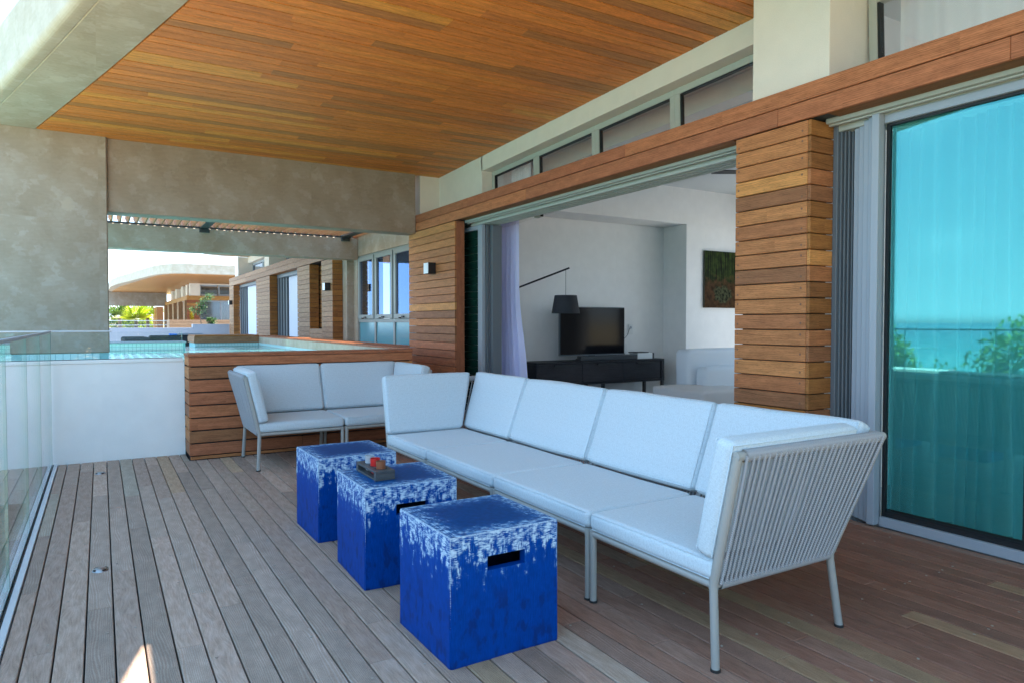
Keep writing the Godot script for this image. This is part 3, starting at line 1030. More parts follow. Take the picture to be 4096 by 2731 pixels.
# ------------------------------------------------------------------ concrete pillar, beams, pergola, window wall
func build_concrete() -> void:
	var at := Vector3(-0.6, 0.6, -9.3)
	org = at
	var s := one(Vector3(-1.7, 0.91, -9.47), Vector3(0.088, 3.36, -9.10), 0.012)
	var p := thing("concrete_pillar", "broad grey concrete wall pillar standing behind the glass at the left edge", "pillar", at)
	part(p, "shaft", s, M.concrete)
	s = S()
	box(s, Vector3(-1.69, 0.6, -9.46), Vector3(0.078, 0.909, -9.108))
	part(p, "plinth", s, M.grout)
	tiles(p, Vector3(-1.69, 0.70, -9.1075), Vector3(1, 0, 0), Vector3.UP, 24, 3, 0.07, Vector3(0, 0, 1))
	at = Vector3(2.0, 2.5, -9.3)
	org = at
	solo("concrete_beam", one(Vector3(0.0885, 2.513, -9.44), Vector3(3.869, 3.37, -9.15), 0.006), M.concrete_warm, "deep brown-grey concrete beam spanning from the pillar to the timber column under the ceiling", "beam", at)
	at = Vector3(2.0, 2.4, -12.8)
	org = at
	solo("concrete_beam", one(Vector3(-1.6, 2.435, -13.0), Vector3(4.195, 2.83, -12.70), 0.006), M.concrete, "second, slimmer concrete beam farther back, below the pergola slats", "beam", at)
	# wall with the three casement windows at the back of the pool passage
	var w := thing("window_wall", "grey concrete wall with a row of three grey casement windows beside the pool", "wall", Vector3(4.3, 0, -11.4))
	s = S()
	box(s, Vector3(4.2, 2.495, -12.98), Vector3(4.40, 3.2, -9.42))
	box(s, Vector3(4.2, -0.3, -12.98), Vector3(4.40, 2.4945, -12.752))
	box(s, Vector3(4.2, -0.3, -9.98), Vector3(4.40, 2.4945, -9.42))
	box(s, Vector3(4.2, -0.3, -12.7515), Vector3(4.40, 0.30, -9.9805))
	box(s, Vector3(4.067, -0.3, -13.25), Vector3(4.40, 3.0, -12.981))
	part(w, "wall", s, M.concrete)
	part(w, "dark_room", one(Vector3(4.9, 0.2, -12.9), Vector3(4.95, 2.6, -9.5)), M.void)
	for k in 3:
		var z0 := -12.75 + 0.923 * k
		var z1 := z0 + 0.921
		s = S()
		box(s, Vector3(4.215, 2.465, z0), Vector3(4.27, 2.494, z1), 0.003)
		box(s, Vector3(4.215, 1.255, z0), Vector3(4.27, 1.315, z1), 0.003)
		box(s, Vector3(4.215, 0.301, z0), Vector3(4.27, 0.36, z1), 0.003)
		for e in [[z0, z0 + 0.035], [z1 - 0.035, z1]]:
			box(s, Vector3(4.2155, 0.36, e[0]), Vector3(4.2695, 1.255, e[1]))
			box(s, Vector3(4.2155, 1.315, e[0]), Vector3(4.2695, 2.465, e[1]))
		var f := part(w, "window", s, M.alu_window)
		s = S()
		for e in [[1.317, 1.393, z0 + 0.04, z1 - 0.04], [2.388, 2.462, z0 + 0.04, z1 - 0.04], [1.3935, 2.3875, z0 + 0.04, z0 + 0.115], [1.3935, 2.3875, z1 - 0.115, z1 - 0.04]]:
			box(s, Vector3(4.195, e[0], e[2]), Vector3(4.235, e[1], e[3]), 0.004)
		part(f, "sash", s, M.alu_window)
		part(f, "pane", one(Vector3(4.222, 1.393, z0 + 0.11), Vector3(4.228, 2.388, z1 - 0.11)), M.win_glass)
		part(f, "pane", one(Vector3(4.235, 0.36, z0 + 0.036), Vector3(4.241, 1.255, z1 - 0.036)), M.frosted)
		s = S()
		box(s, Vector3(4.17, 1.335, (z0 + z1) / 2 - 0.05), Vector3(4.194, 1.36, (z0 + z1) / 2 + 0.05), 0.004)
		box(s, Vector3(4.13, 1.318, (z0 + z1) / 2 - 0.055), Vector3(4.169, 1.34, (z0 + z1) / 2 - 0.01), 0.004)
		part(f, "handle", s, M.black)
	# pergola between the two beams
	var pg := thing("pergola", "pergola of slanted timber slats on dark steel beams over the pool", "pergola", Vector3(2, 2.84, -11))
	for k in 41:
		var x := -0.55 + 0.118 * k
		if absf(x - 1.52) < 0.05 or absf(x - 3.93) < 0.05:
			continue
		X = Transform3D(Basis(Vector3.BACK, -1.12), Vector3(x, 2.902, 0))
		plank(pg, Vector3(-0.05, -0.010, -12.95), Vector3(0.05, 0.010, -9.45), 3, 2, null, 0.0)
	X = Transform3D.IDENTITY
	for x in [1.46, 3.88]:
		s = S()
		box(s, Vector3(x, 2.835, -13.0), Vector3(x + 0.13, 2.848, -9.442))
		box(s, Vector3(x, 3.0, -13.0), Vector3(x + 0.13, 3.013, -9.442))
		box(s, Vector3(x + 0.06, 2.8485, -13.0), Vector3(x + 0.07, 2.9995, -9.442))
		var b := part(pg, "steel_beam", s, M.steel_dark)
		part(b, "bracket", one(Vector3(x - 0.01, 2.765, -12.699), Vector3(x + 0.15, 2.834, -12.66), 0.004), M.steel_dark)
	part(pg, "steel_bearer", one(Vector3(-0.6, 2.8315, -12.95), Vector3(4.1, 2.862, -12.71)), M.steel_dark)

func tiles(parent: Node3D, at: Vector3, du: Vector3, dv: Vector3, nu: int, nv: int, size: float, n: Vector3) -> void:
	var s := S()
	for i in nu:
		for j in nv:
			var a := at + du * (i * size + 0.003) + dv * (j * size + 0.003)
			var e := size - 0.006
			var t := rng.randf_range(0.88, 1.06)
			TINT = Color(t, t, t)
			var p := [a, a + du * e, a + du * e + dv * e, a + dv * e]
			quad(s, [p[0] + n * 0.003, p[1] + n * 0.003, p[2] + n * 0.003, p[3] + n * 0.003], [n, n, n, n], [Vector2.ZERO, Vector2.ZERO, Vector2.ZERO, Vector2.ZERO])
	TINT = Color.WHITE
	part(parent, "tiles", s, M.pool_tile, true)

# ------------------------------------------------------------------ pool
func build_pool() -> void:
	var at := Vector3(1.8, 0, -7.0)
	var p := thing("pool", "raised plunge pool with timber-clad front wall and turquoise tiles behind the small sofa", "pool", at)
	# timber-clad front: eight boards high, returned at the left end
	part(p, "wall", one(Vector3(0.7085, -0.3, -7.2385), Vector3(2.836, 0.925, -6.894)), M.void)
	part(p, "filler", one(Vector3(0.6832, -0.3, -7.2432), Vector3(0.73, 0.93, -7.2390)), M.void)
	var ys := [0.03, 0.147, 0.263, 0.379, 0.494, 0.612, 0.732, 0.850, 0.963]
	for k in 8:
		if k == 7:
			plank(p, Vector3(0.683, ys[k] + 0.006, -6.893), Vector3(2.86, ys[k + 1] - 0.026, -6.868), 2, 0, null, 0.004)
		else:
			var cut := rng.randf_range(1.3, 2.2)
			plank(p, Vector3(0.683, ys[k] + 0.007, -6.893), Vector3(cut, ys[k + 1] - 0.005, -6.868), 2 if k != 1 and k != 6 else 1, 0, null, 0.004)
			plank(p, Vector3(cut + 0.002, ys[k] + 0.007, -6.893), Vector3(2.86, ys[k + 1] - 0.005, -6.868), 2 if k != 6 else 1, 0, null, 0.004)
		plank(p, Vector3(0.683, ys[k] + 0.007, -7.238), Vector3(0.708, ys[k + 1] - (0.026 if k == 7 else 0.005), -6.8935), 1, 2, null, 0.004)
		plank(p, Vector3(2.837, ys[k] + 0.007, -7.238), Vector3(2.86, ys[k + 1] - (0.026 if k == 7 else 0.005), -6.8935), 1, 2, null, 0.004)
	plank(p, Vector3(0.69, 0.001, -6.89), Vector3(2.855, 0.028, -6.872), 1, 0)
	# coping boards on the front wall, along the right side, and raised at the far end
	for k in 3:
		plank(p, Vector3(0.676, 0.940, -7.237 + 0.126 * k), Vector3(2.865 + (0.098 if k == 0 else 0.0), 0.965, -7.115 + 0.126 * k), 2, 0, null, 0.005)
	for k in 4:
		var xa := 2.968 + 0.105 * k
		TINT = wood_tint(2)
		UVO = Vector2(rng.randf() * 3.0, rng.randf() * 8.0)
		var sc := S()
		prism(sc, [Vector2(xa, -16.2), Vector2(xa + 0.102, -16.2), Vector2(xa + 0.102, -7.22 - 2.4 * (xa - 2.866)), Vector2(xa, -6.975 - 2.4 * (xa - 2.866))], 0.941, 0.9655)
		part(p, "plank", sc, M.teak)
		TINT = Color.WHITE
		UVO = Vector2.ZERO
	for k in 2:
		plank(p, Vector3(1.69, 0.955, -17.0 + 0.62 * k), Vector3(2.966, 0.985, -16.385 + 0.62 * k), 4, 0, null, 0.004)
	plank(p, Vector3(1.70, 0.825, -15.79), Vector3(2.966, 0.954, -15.765), 3, 0)
	plank(p, Vector3(1.675, 0.825, -17.0), Vector3(1.699, 0.954, -15.765), 3, 2)
	# masonry: right side, far walls, floor
	var s := S()
	prism(s, [Vector2(2.97, -16.2), Vector2(3.37, -16.2), Vector2(3.37, -8.25), Vector2(2.97, -7.245)], -0.3, 0.9405)
	part(p, "side_wall", s, M.concrete_roof)
	s = S()
	box(s, Vector3(1.70, -0.3, -16.9), Vector3(2.966, 0.824, -15.80))
	box(s, Vector3(-6.0, -0.3, -13.8), Vector3(1.275, 0.90, -13.32))
	box(s, Vector3(-6.0, -0.35, -15.75), Vector3(2.96, -0.301, -7.45))
	box(s, Vector3(0.80, -0.30, -7.44), Vector3(2.96, 0.90, -7.24))
	part(p, "basin", s, M.grout)
	part(p, "far_coping", one(Vector3(-6.0, 0.9005, -13.9), Vector3(1.29, 0.925, -13.29), 0.004), M.garden_wall)
	tiles(p, Vector3(1.70, 0.40, -15.7995), Vector3(1, 0, 0), Vector3.UP, 21, 7, 0.06, Vector3(0, 0, 1))
	tiles(p, Vector3(-2.0, 0.48, -13.3195), Vector3(1, 0, 0), Vector3.UP, 54, 7, 0.06, Vector3(0, 0, 1))
	tiles(p, Vector3(2.9695, 0.40, -16.1), Vector3(0, 0, 1), Vector3.UP, 146, 7, 0.06, Vector3(-1, 0, 0))
	# water
	org = Vector3.ZERO
	s = S()
	prism(s, [Vector2(-6, -7.432), Vector2(2.968, -7.432), Vector2(2.968, -15.79), Vector2(1.28, -15.79), Vector2(1.28, -13.315), Vector2(-6, -13.315)], 0.74, 0.76)
	struct("water", s, M.water)

# ------------------------------------------------------------------ balustrades and white parapet
func build_balustrades() -> void:
	var at := Vector3(-0.38, 0, -5)
	var g := thing("glass_balustrade", "frameless glass balustrade of tall panes running along the deck's left edge", "balustrade", at)
	var joints := [-7.17, -5.93, -4.90, -3.87, -2.84, -1.81, -0.78, 0.25, 1.2]
	for i in joints.size() - 1:
		var pn := part(g, "pane", one(Vector3(-0.386, 0.02, joints[i] + 0.005), Vector3(-0.374, 1.158, joints[i + 1] - 0.005)), M.clear)
		var e := S()
		box(e, Vector3(-0.3862, 0.02, joints[i] + 0.002), Vector3(-0.3738, 1.158, joints[i] + 0.0049))
		part(pn, "polished_edge", e, M.clear_edge)
		e = S()
		box(e, Vector3(-0.3865, 0.02, joints[i] - 0.0015), Vector3(-0.3735, 1.158, joints[i] + 0.0015))
		part(pn, "joint", e, M.gasket)
	part(g, "top_rail", one(Vector3(-0.392, 1.159, -7.18), Vector3(-0.368, 1.176, 1.2), 0.003), M.alu)
	var s := S()
	box(s, Vector3(-0.366, -0.03, -7.235), Vector3(-0.338, 0.008, 1.2), 0.002)
	part(g, "floor_channel", s, M.channel)
	part(g, "channel_gasket", one(Vector3(-0.374, -0.03, -7.235), Vector3(-0.3665, 0.004, 1.2)), M.gasket)
	part(g, "outer_channel", one(Vector3(-0.43, -0.35, -7.235), Vector3(-0.387, 0.02, 1.2)), M.channel)
	part(g, "corner_post", one(Vector3(-0.394, 0.922, -7.262), Vector3(-0.376, 1.176, -7.244)), M.steel_dark)
	# rear pane on the white parapet
	at = Vector3(0.15, 0.92, -7.3)
	var r := thing("glass_balustrade", "low glass panes with slim rail on top of the white parapet wall", "balustrade", at)
	for q in [[-1.3, -0.374], [-0.372, 0.125], [0.129, 0.668]]:
		part(r, "pane", one(Vector3(q[0], 0.922, -7.306), Vector3(q[1], 1.165, -7.294)), M.clear)
	s = S()
	box(s, Vector3(0.6685, 0.922, -7.3062), Vector3(0.671, 1.172, -7.2938))
	part(r, "polished_edge", s, M.clear_edge)
	part(r, "top_rail", one(Vector3(-1.3, 1.1655, -7.309), Vector3(0.09, 1.179, -7.291), 0.003), M.channel)
	part(r, "floor_channel", one(Vector3(-1.3, 0.9175, -7.315), Vector3(0.668, 0.9215, -7.285)), M.gasket)
	# parapet with a projecting coping
	at = Vector3(0.15, 0, -7.3)
	var w := thing("parapet_wall", "smooth white rendered parapet wall closing the deck left of the timber pool wall", "wall", at)
	part(w, "wall", one(Vector3(-3.0, -0.3, -7.42), Vector3(0.682, 0.884, -7.241)), M.white_render)
	part(w, "coping", one(Vector3(-3.0, 0.8845, -7.43), Vector3(0.675, 0.917, -7.232), 0.004), M.white_render)

# ------------------------------------------------------------------ second villa along the pool
func screen(parent: Node3D, called: String, z0: float, z1: float, top: float, low: float, gap: bool) -> MeshInstance3D:
	var col := part(parent, called, one(Vector3(3.90, low, z0 + (0.12 if gap else 0.02)), Vector3(4.02, top, z1 - 0.03)), M.void)
	var k := 0
	while top - BOARD * (k + 1) > low - BOARD:
		var y0 := maxf(low, top - BOARD * (k + 1))
		plank(col, Vector3(3.870, y0, z0), Vector3(3.896, top - BOARD * k - 0.007, z1 - 0.0235), 3, 2, null, 0.0)
		plank(col, Vector3(3.8705, y0, z1 - 0.023), Vector3(4.066, top - BOARD * k - 0.007, z1), 4, 0, null, 0.0)
		k += 1
	return col

func build_neighbour() -> void:
	var v := thing("villa", "second villa beyond the pool with pale timber columns, a slatted niche and lilac door blinds", "villa", Vector3(4, 0, -19.5))
	var low := -0.3
	screen(v, "timber_column", -14.035, -13.26, 2.50, low, false)
	screen(v, "timber_column", -16.04, -14.963, 2.50, low, false)
	screen(v, "timber_column", -20.89, -19.03, 2.50, low, true)
	screen(v, "timber_column", -25.68, -24.81, 2.50, low, true)
	# niche: boards under it, dark slatted back
	var ni := part(v, "niche", one(Vector3(3.905, low, -14.962), Vector3(4.02, 1.06, -14.036)), M.void)
	var k := 0
	while 1.128 - BOARD * (k + 1) > low:
		plank(ni, Vector3(3.8703, 1.128 - BOARD * (k + 1), -14.961), Vector3(3.896, 1.128 - BOARD * k - 0.007, -14.0365), 3, 2, null, 0.0)
		k += 1
	k = 0
	while 1.13 + BOARD * (k + 1) < 2.52:
		plank(ni, Vector3(4.10, 1.13 + BOARD * k + 0.018, -15.9), Vector3(4.125, 1.13 + BOARD * (k + 1), -13.9), 4, 2, null, 0.0)
		k += 1
	plank(ni, Vector3(3.897, 1.105, -14.962), Vector3(4.099, 1.122, -14.036), 3, 2, null, 0.0)
	# beam, two boards high
	var beam := part(v, "timber_beam", one(Vector3(3.897, 2.515, -25.66), Vector3(4.245, 2.755, -13.27)), M.void)
	for r in 2:
		for i in 4:
			var za := -25.68 + 3.11 * i
			plank(beam, Vector3(3.8695, 2.64 if r == 0 else 2.508, za), Vector3(3.896, 2.764 if r == 0 else 2.633, minf(za + 3.107, -13.26)), 3, 2, null, 0.0)
	for e in [[-19.02, -16.05], [-24.8, -20.9]]:
		plank(beam, Vector3(3.8965, 2.506, e[0]), Vector3(4.05, 2.5145, e[1]), 4, 2, null, 0.0)
	# upper wall, piers and windows
	var s := S()
	box(s, Vector3(4.25, 2.56, -25.66), Vector3(4.45, 3.42, -24.75))
	box(s, Vector3(4.25, 3.22, -24.75), Vector3(4.45, 3.42, -13.3))
	box(s, Vector3(4.25, 2.56, -16.9), Vector3(4.45, 3.22, -13.3))
	box(s, Vector3(4.25, low, -25.66), Vector3(4.45, 2.4, -25.4))
	box(s, Vector3(4.42, low, -13.30), Vector3(4.6, 3.4, -13.26))
	part(v, "wall", s, M.facade_white)
	for z in [-24.95, -20.1, -16.8]:
		part(v, "white_pier", one(Vector3(3.95, 2.768, z), Vector3(4.41, 3.42, z + 0.62)), M.facade_white)
	for e in [[-24.3, -22.6], [-22.58, -20.11], [-19.4, -16.81]]:
		s = S()
		box(s, Vector3(4.40, 2.56, e[0]), Vector3(4.46, 3.22, e[0] + 0.07))
		box(s, Vector3(4.40, 2.56, e[1] - 0.07), Vector3(4.46, 3.22, e[1]))
		box(s, Vector3(4.40, 3.15, e[0] + 0.071), Vector3(4.46, 3.22, e[1] - 0.071))
		var f := part(v, "window", s, M.alu)
		part(f, "pane", one(Vector3(4.42, 2.56, e[0] + 0.07), Vector3(4.428, 3.15, e[1] - 0.07)), M.win_glass)
	# doors with blinds drawn
	for e in [[-19.0, -16.06], [-24.78, -20.91]]:
		s = S()
		for q in 4:
			box(s, Vector3(4.07 + 0.03 * q, low, e[0] + 0.02 + 0.17 * q), Vector3(4.12 + 0.03 * q, 2.42, e[0] + 0.15 + 0.17 * q))
		box(s, Vector3(4.06, 2.421, e[0]), Vector3(4.24, 2.505, e[1]))
		var d := part(v, "sliding_door", s, M.alu_dark)
		part(d, "blind", one(Vector3(4.20, low, e[0] + 0.72), Vector3(4.22, 2.42, e[1] - 0.10)), M.roller)
		part(d, "leaf_edge", one(Vector3(4.12, low, e[1] - 0.095), Vector3(4.23, 2.42, e[1] - 0.01)), M.black)
	part(v, "dark_room", one(Vector3(4.9, low, -25.3), Vector3(4.95, 3.4, -13.4)), M.void)
	# roof with curved edge
	var out := [Vector2(-0.2, -13.6), Vector2(0.5, -16.0), Vector2(1.25, -19.2), Vector2(1.9, -21.6), Vector2(2.5, -23.2), Vector2(2.95, -24.15), Vector2(3.4, -24.42), Vector2(4.2, -24.4), Vector2(9.5, -24.35), Vector2(9.5, -13.3), Vector2(0, -13.3)]
	s = S()
	prism(s, out, 3.43, 3.85)
	var rf := part(v, "roof", s, M.concrete_roof)
	var inn := []
	for q in out:
		inn.append(q + (Vector2(5.5, -18.0) - q).normalized() * 0.42)
	s = S()
	TINT = Color(0.50, 0.26, 0.10)
	prism(s, inn, 3.415, 3.4295, true)
	TINT = Color.WHITE
	part(rf, "soffit", s, M.soffit_wood)

# ------------------------------------------------------------------ third villa with the curved roof
func build_far_villa() -> void:
	var v := thing("villa", "farthest villa with curved grey roof edge, timber soffit and red timber end wall", "villa", Vector3(5, 0, -46))
	var out := [Vector2(0.45, -60.5), Vector2(0.52, -54), Vector2(0.58, -48.6), Vector2(0.9, -45.0), Vector2(1.3, -42.2), Vector2(1.62, -39.6), Vector2(1.92, -37.4), Vector2(2.12, -35.9), Vector2(2.4, -34.8), Vector2(2.75, -34.1), Vector2(3.3, -33.8), Vector2(4.3, -33.8), Vector2(9.5, -33.8), Vector2(9.5, -60.5)]
	var s := S()
	prism(s, out, 3.44, 3.86)
	var rf := part(v, "roof", s, M.concrete_roof)
	var inn := []
	for q in out:
		inn.append(q + (Vector2(6.0, -47.0) - q).normalized() * 0.5)
	s = S()
	TINT = Color(0.62, 0.29, 0.095)
	prism(s, inn, 3.425, 3.4395, true)
	part(rf, "soffit", s, M.soffit_wood)
	TINT = Color.WHITE
	part(v, "concrete_beam", one(Vector3(-1.0, 2.45, -57.3), Vector3(4.26, 3.43, -57.0)), M.concrete)
	# beam round the corner
	s = S()
	TINT = Color(0.60, 0.30, 0.10)
	box(s, Vector3(4.12, 2.50, -58.0), Vector3(4.3, 2.74, -42.0), 0.0, 2)
	box(s, Vector3(4.301, 2.50, -42.2), Vector3(9.4, 2.74, -41.99), 0.0, 0)
	TINT = Color.WHITE
	part(v, "timber_beam", s, M.teak)
	# end wall: red boards, window with sill band, upper glazing
	var ew := part(v, "end_wall", one(Vector3(4.16, -0.5, -42.3), Vector3(4.80, 2.499, -42.06)), M.void)
	for k in 14:
		var y0 := 2.499 - 0.165 * (k + 1)
		TINT = Color(0.42, 0.14, 0.07) if k != 11 and k != 1 else Color(0.52, 0.24, 0.08)
		TINT *= rng.randf_range(0.9, 1.1)
		part(ew, "plank", one(Vector3(4.13, y0 + 0.012, -42.055), Vector3(4.82, y0 + 0.165, -42.02), 0.0, 0), M.teak)
	TINT = Color.WHITE
	s = S()
	box(s, Vector3(4.30, 2.741, -42.5), Vector3(4.80, 3.425, -42.02))
	box(s, Vector3(4.30, 2.741, -44.4), Vector3(4.5, 3.425, -43.6))
	box(s, Vector3(4.801, 3.36, -42.5), Vector3(9.4, 3.425, -42.15))
	box(s, Vector3(4.55, 2.741, -57.5), Vector3(4.65, 3.425, -44.41))
	part(v, "wall", s, M.facade_white)
	for p in [-47.0, -50.8, -54.0]:
		part(v, "white_pier", one(Vector3(4.30, 2.741, p), Vector3(4.549, 3.425, p + 0.9)), M.facade_white)
	for e in [[4.803, 5.72], [5.78, 6.7], [6.72, 9.3]]:
		s = S()
		box(s, Vector3(e[0], 2.741, -42.3), Vector3(e[0] + 0.06, 3.359, -42.2))
		box(s, Vector3(e[0] + 0.061, 2.741, -42.3), Vector3(e[1], 2.85, -42.2))
		box(s, Vector3(e[0] + 0.061, 3.28, -42.3), Vector3(e[1], 3.359, -42.2))
		var f := part(v, "window", s, M.alu)
		part(f, "pane", one(Vector3(e[0] + 0.061, 2.851, -42.26), Vector3(e[1], 3.279, -42.25)), M.far_glass)
	s = S()
	for x in [4.825, 5.87, 7.2]:
		box(s, Vector3(x, -0.5, -42.3), Vector3(x + 0.06, 2.498, -42.2))
	box(s, Vector3(4.886, 2.42, -42.3), Vector3(9.3, 2.497, -42.21))
	var gd := part(v, "garden_door", s, M.alu)
	part(gd, "pane", one(Vector3(4.886, -0.5, -42.26), Vector3(9.3, 2.419, -42.25)), M.far_glass)
	s = S()
	sheet(s, 60, 2, func(a: float, b: float) -> Vector3: return Vector3(5.95 + 1.2 * a, 2.4 - 2.4 * b, -42.6 + 0.05 * sin(a * 60.0)))
	part(gd, "curtain", s, M.sheer)
	part(v, "dark_room", one(Vector3(4.9, -0.5, -46.05), Vector3(9.4, 3.4, -46)), mat(0.12, 0.12, 0.12))
	# columns along its terrace
	for z in [-43.9, -47.5, -50.8, -54.4, -57.9]:
		TINT = Color(0.46, 0.24, 0.12)
		part(v, "timber_column", one(Vector3(4.10, -0.5, z), Vector3(4.4, 2.499, z + 1.0), 0.0, 1), M.teak)
		TINT = Color.WHITE
	for z in [-60.6, -62.4, -64.2]:
		TINT = Color(0.55, 0.30, 0.15)
		part(v, "timber_column", one(Vector3(3.75, -0.5, z), Vector3(4.2, 2.46, z + 0.9), 0.0, 1), M.teak)
		TINT = Color.WHITE
	part(v, "glazing", one(Vector3(4.45, -0.5, -57.0), Vector3(4.46, 2.49, -43.0)), M.far_glass)
	# low timber planter in front of it
	var pl := thing("planter", "long low planter clad in pale timber boards before the farthest villa", "planter", Vector3(4, 0, -34.5))
	part(pl, "box", one(Vector3(2.66, 0.3, -35.5), Vector3(8.0, 1.33, -34.05)), M.void)
	for k in 6:
		var y0 := 1.38 - 0.125 * (k + 1)
		plank(pl, Vector3(2.63, y0 + 0.01, -34.045), Vector3(8.0, y0 + 0.125, -34.02), 3, 0, null, 0.0)
		plank(pl, Vector3(2.63, y0 + 0.01, -35.5), Vector3(2.655, y0 + 0.125, -34.05), 3, 2, null, 0.0)
	org = Vector3(1.5, 0.6, -40)
	s = S()
	var fb := thing("glass_balustrade", "distant glass balustrade with two white rails below the palms", "balustrade", Vector3(1.5, 0.6, -40))
	part(fb, "pane", one(Vector3(-2.0, 0.75, -40.02), Vector3(3.1, 1.34, -40.0)), M.clear)
	part(fb, "top_rail", one(Vector3(-2.0, 1.341, -40.03), Vector3(3.1, 1.37, -39.98)), M.white_render)
	part(fb, "lower_rail", one(Vector3(-2.0, 1.11, -40.06), Vector3(3.1, 1.14, -40.03)), M.white_render)

# ------------------------------------------------------------------ garden walls, furniture far off, plants
func leaf(s: SurfaceTool, p: Vector3, d: Vector3, w: float, ln: float, c: Color) -> void:
	TINT = c
	var side := d.cross(Vector3.UP if absf(d.y) < 0.95 else Vector3.RIGHT).normalized() * w
	var n := side.cross(d).normalized()
	var mid := p + d * ln * 0.5 + n * ln * 0.06
	var tip := p + d * ln
	tri(s, [p, mid + side, tip], [n, n, n], [Vector2.ZERO, Vector2.ZERO, Vector2.ZERO])
	tri(s, [p, tip, mid - side], [n, n, n], [Vector2.ZERO, Vector2.ZERO, Vector2.ZERO])
	TINT = Color.WHITE

func palm(at: Vector3, h: float, size: float, c: Color, label: String) -> void:
	var t := thing("palm_tree", label, "palm tree", at, "palms at the end of the terraces")
	var s := S()
	tube(s, [at, at + Vector3(0.05, h * 0.5, 0.02), at + Vector3(0.02, h, 0)], 0.13, 8)
	part(t, "trunk", s, M.bark)
	s = S()
	var top := at + Vector3(0.02, h, 0)
	for k in 16:
		var a := TAU * k / 16.0 * 2.39 + rng.randf() * 0.4
		var el := rng.randf_range(-0.25, 1.15)
		var d := Vector3(cos(a) * cos(el), sin(el), sin(a) * cos(el))
		var hub := top + d * size * 0.42
		var side := d.cross(Vector3.UP).normalized()
		var up := side.cross(d).normalized()
		tube(s, [top, hub], 0.012, 4, false)
		var cc := c * rng.randf_range(0.7, 1.25)
		for j in 15:
			var b := lerpf(-2.0, 2.0, j / 14.0)
			var e := (d * cos(b) + side * sin(b) + up * 0.12 - Vector3.UP * 0.12 * absf(sin(b))).normalized()
			leaf(s, hub, e, size * 0.035, size * (0.75 - 0.12 * absf(b)), cc)
	part(t, "crown", s, M.leaf)

func bush(at: Vector3, r: Vector3, n: int, size: float, c: Color, label: String, called := "shrub", group := "") -> void:
	var t := thing(called, label, called.replace("_", " "), at, group)
	var s := S()
	for k in 5:
		var e := at + Vector3(rng.randf_range(-0.6, 0.6) * r.x, r.y * rng.randf_range(0.9, 1.5), rng.randf_range(-0.6, 0.6) * r.z)
		tube(s, [at, (at + e) / 2 + Vector3(0.05, 0, 0.03), e], 0.018, 5, false)
	part(t, "stems", s, M.bark)
	s = S()
	var clumps := []
	for k in 11:
		var q := Vector3(rng.randfn(), rng.randfn(), rng.randfn()).normalized() * rng.randf_range(0.35, 0.85)
		clumps.append([at + Vector3(0, r.y, 0) + q * r, rng.randf_range(0.75, 1.25)])
	for k in n:
		var cl: Array = clumps[k % clumps.size()]
		var q := Vector3(rng.randfn(), rng.randfn(), rng.randfn()).normalized() * pow(rng.randf(), 0.5) * 0.42
		var p: Vector3 = cl[0] + q * r
		var d := (q + Vector3(rng.randf_range(-0.6, 0.6), rng.randf_range(-0.2, 0.9), rng.randf_range(-0.6, 0.6))).normalized()
		leaf(s, p, d, size * 0.3, size * rng.randf_range(0.7, 1.2), c * float(cl[1]) * rng.randf_range(0.75, 1.25))
	part(t, "crown", s, M.leaf)

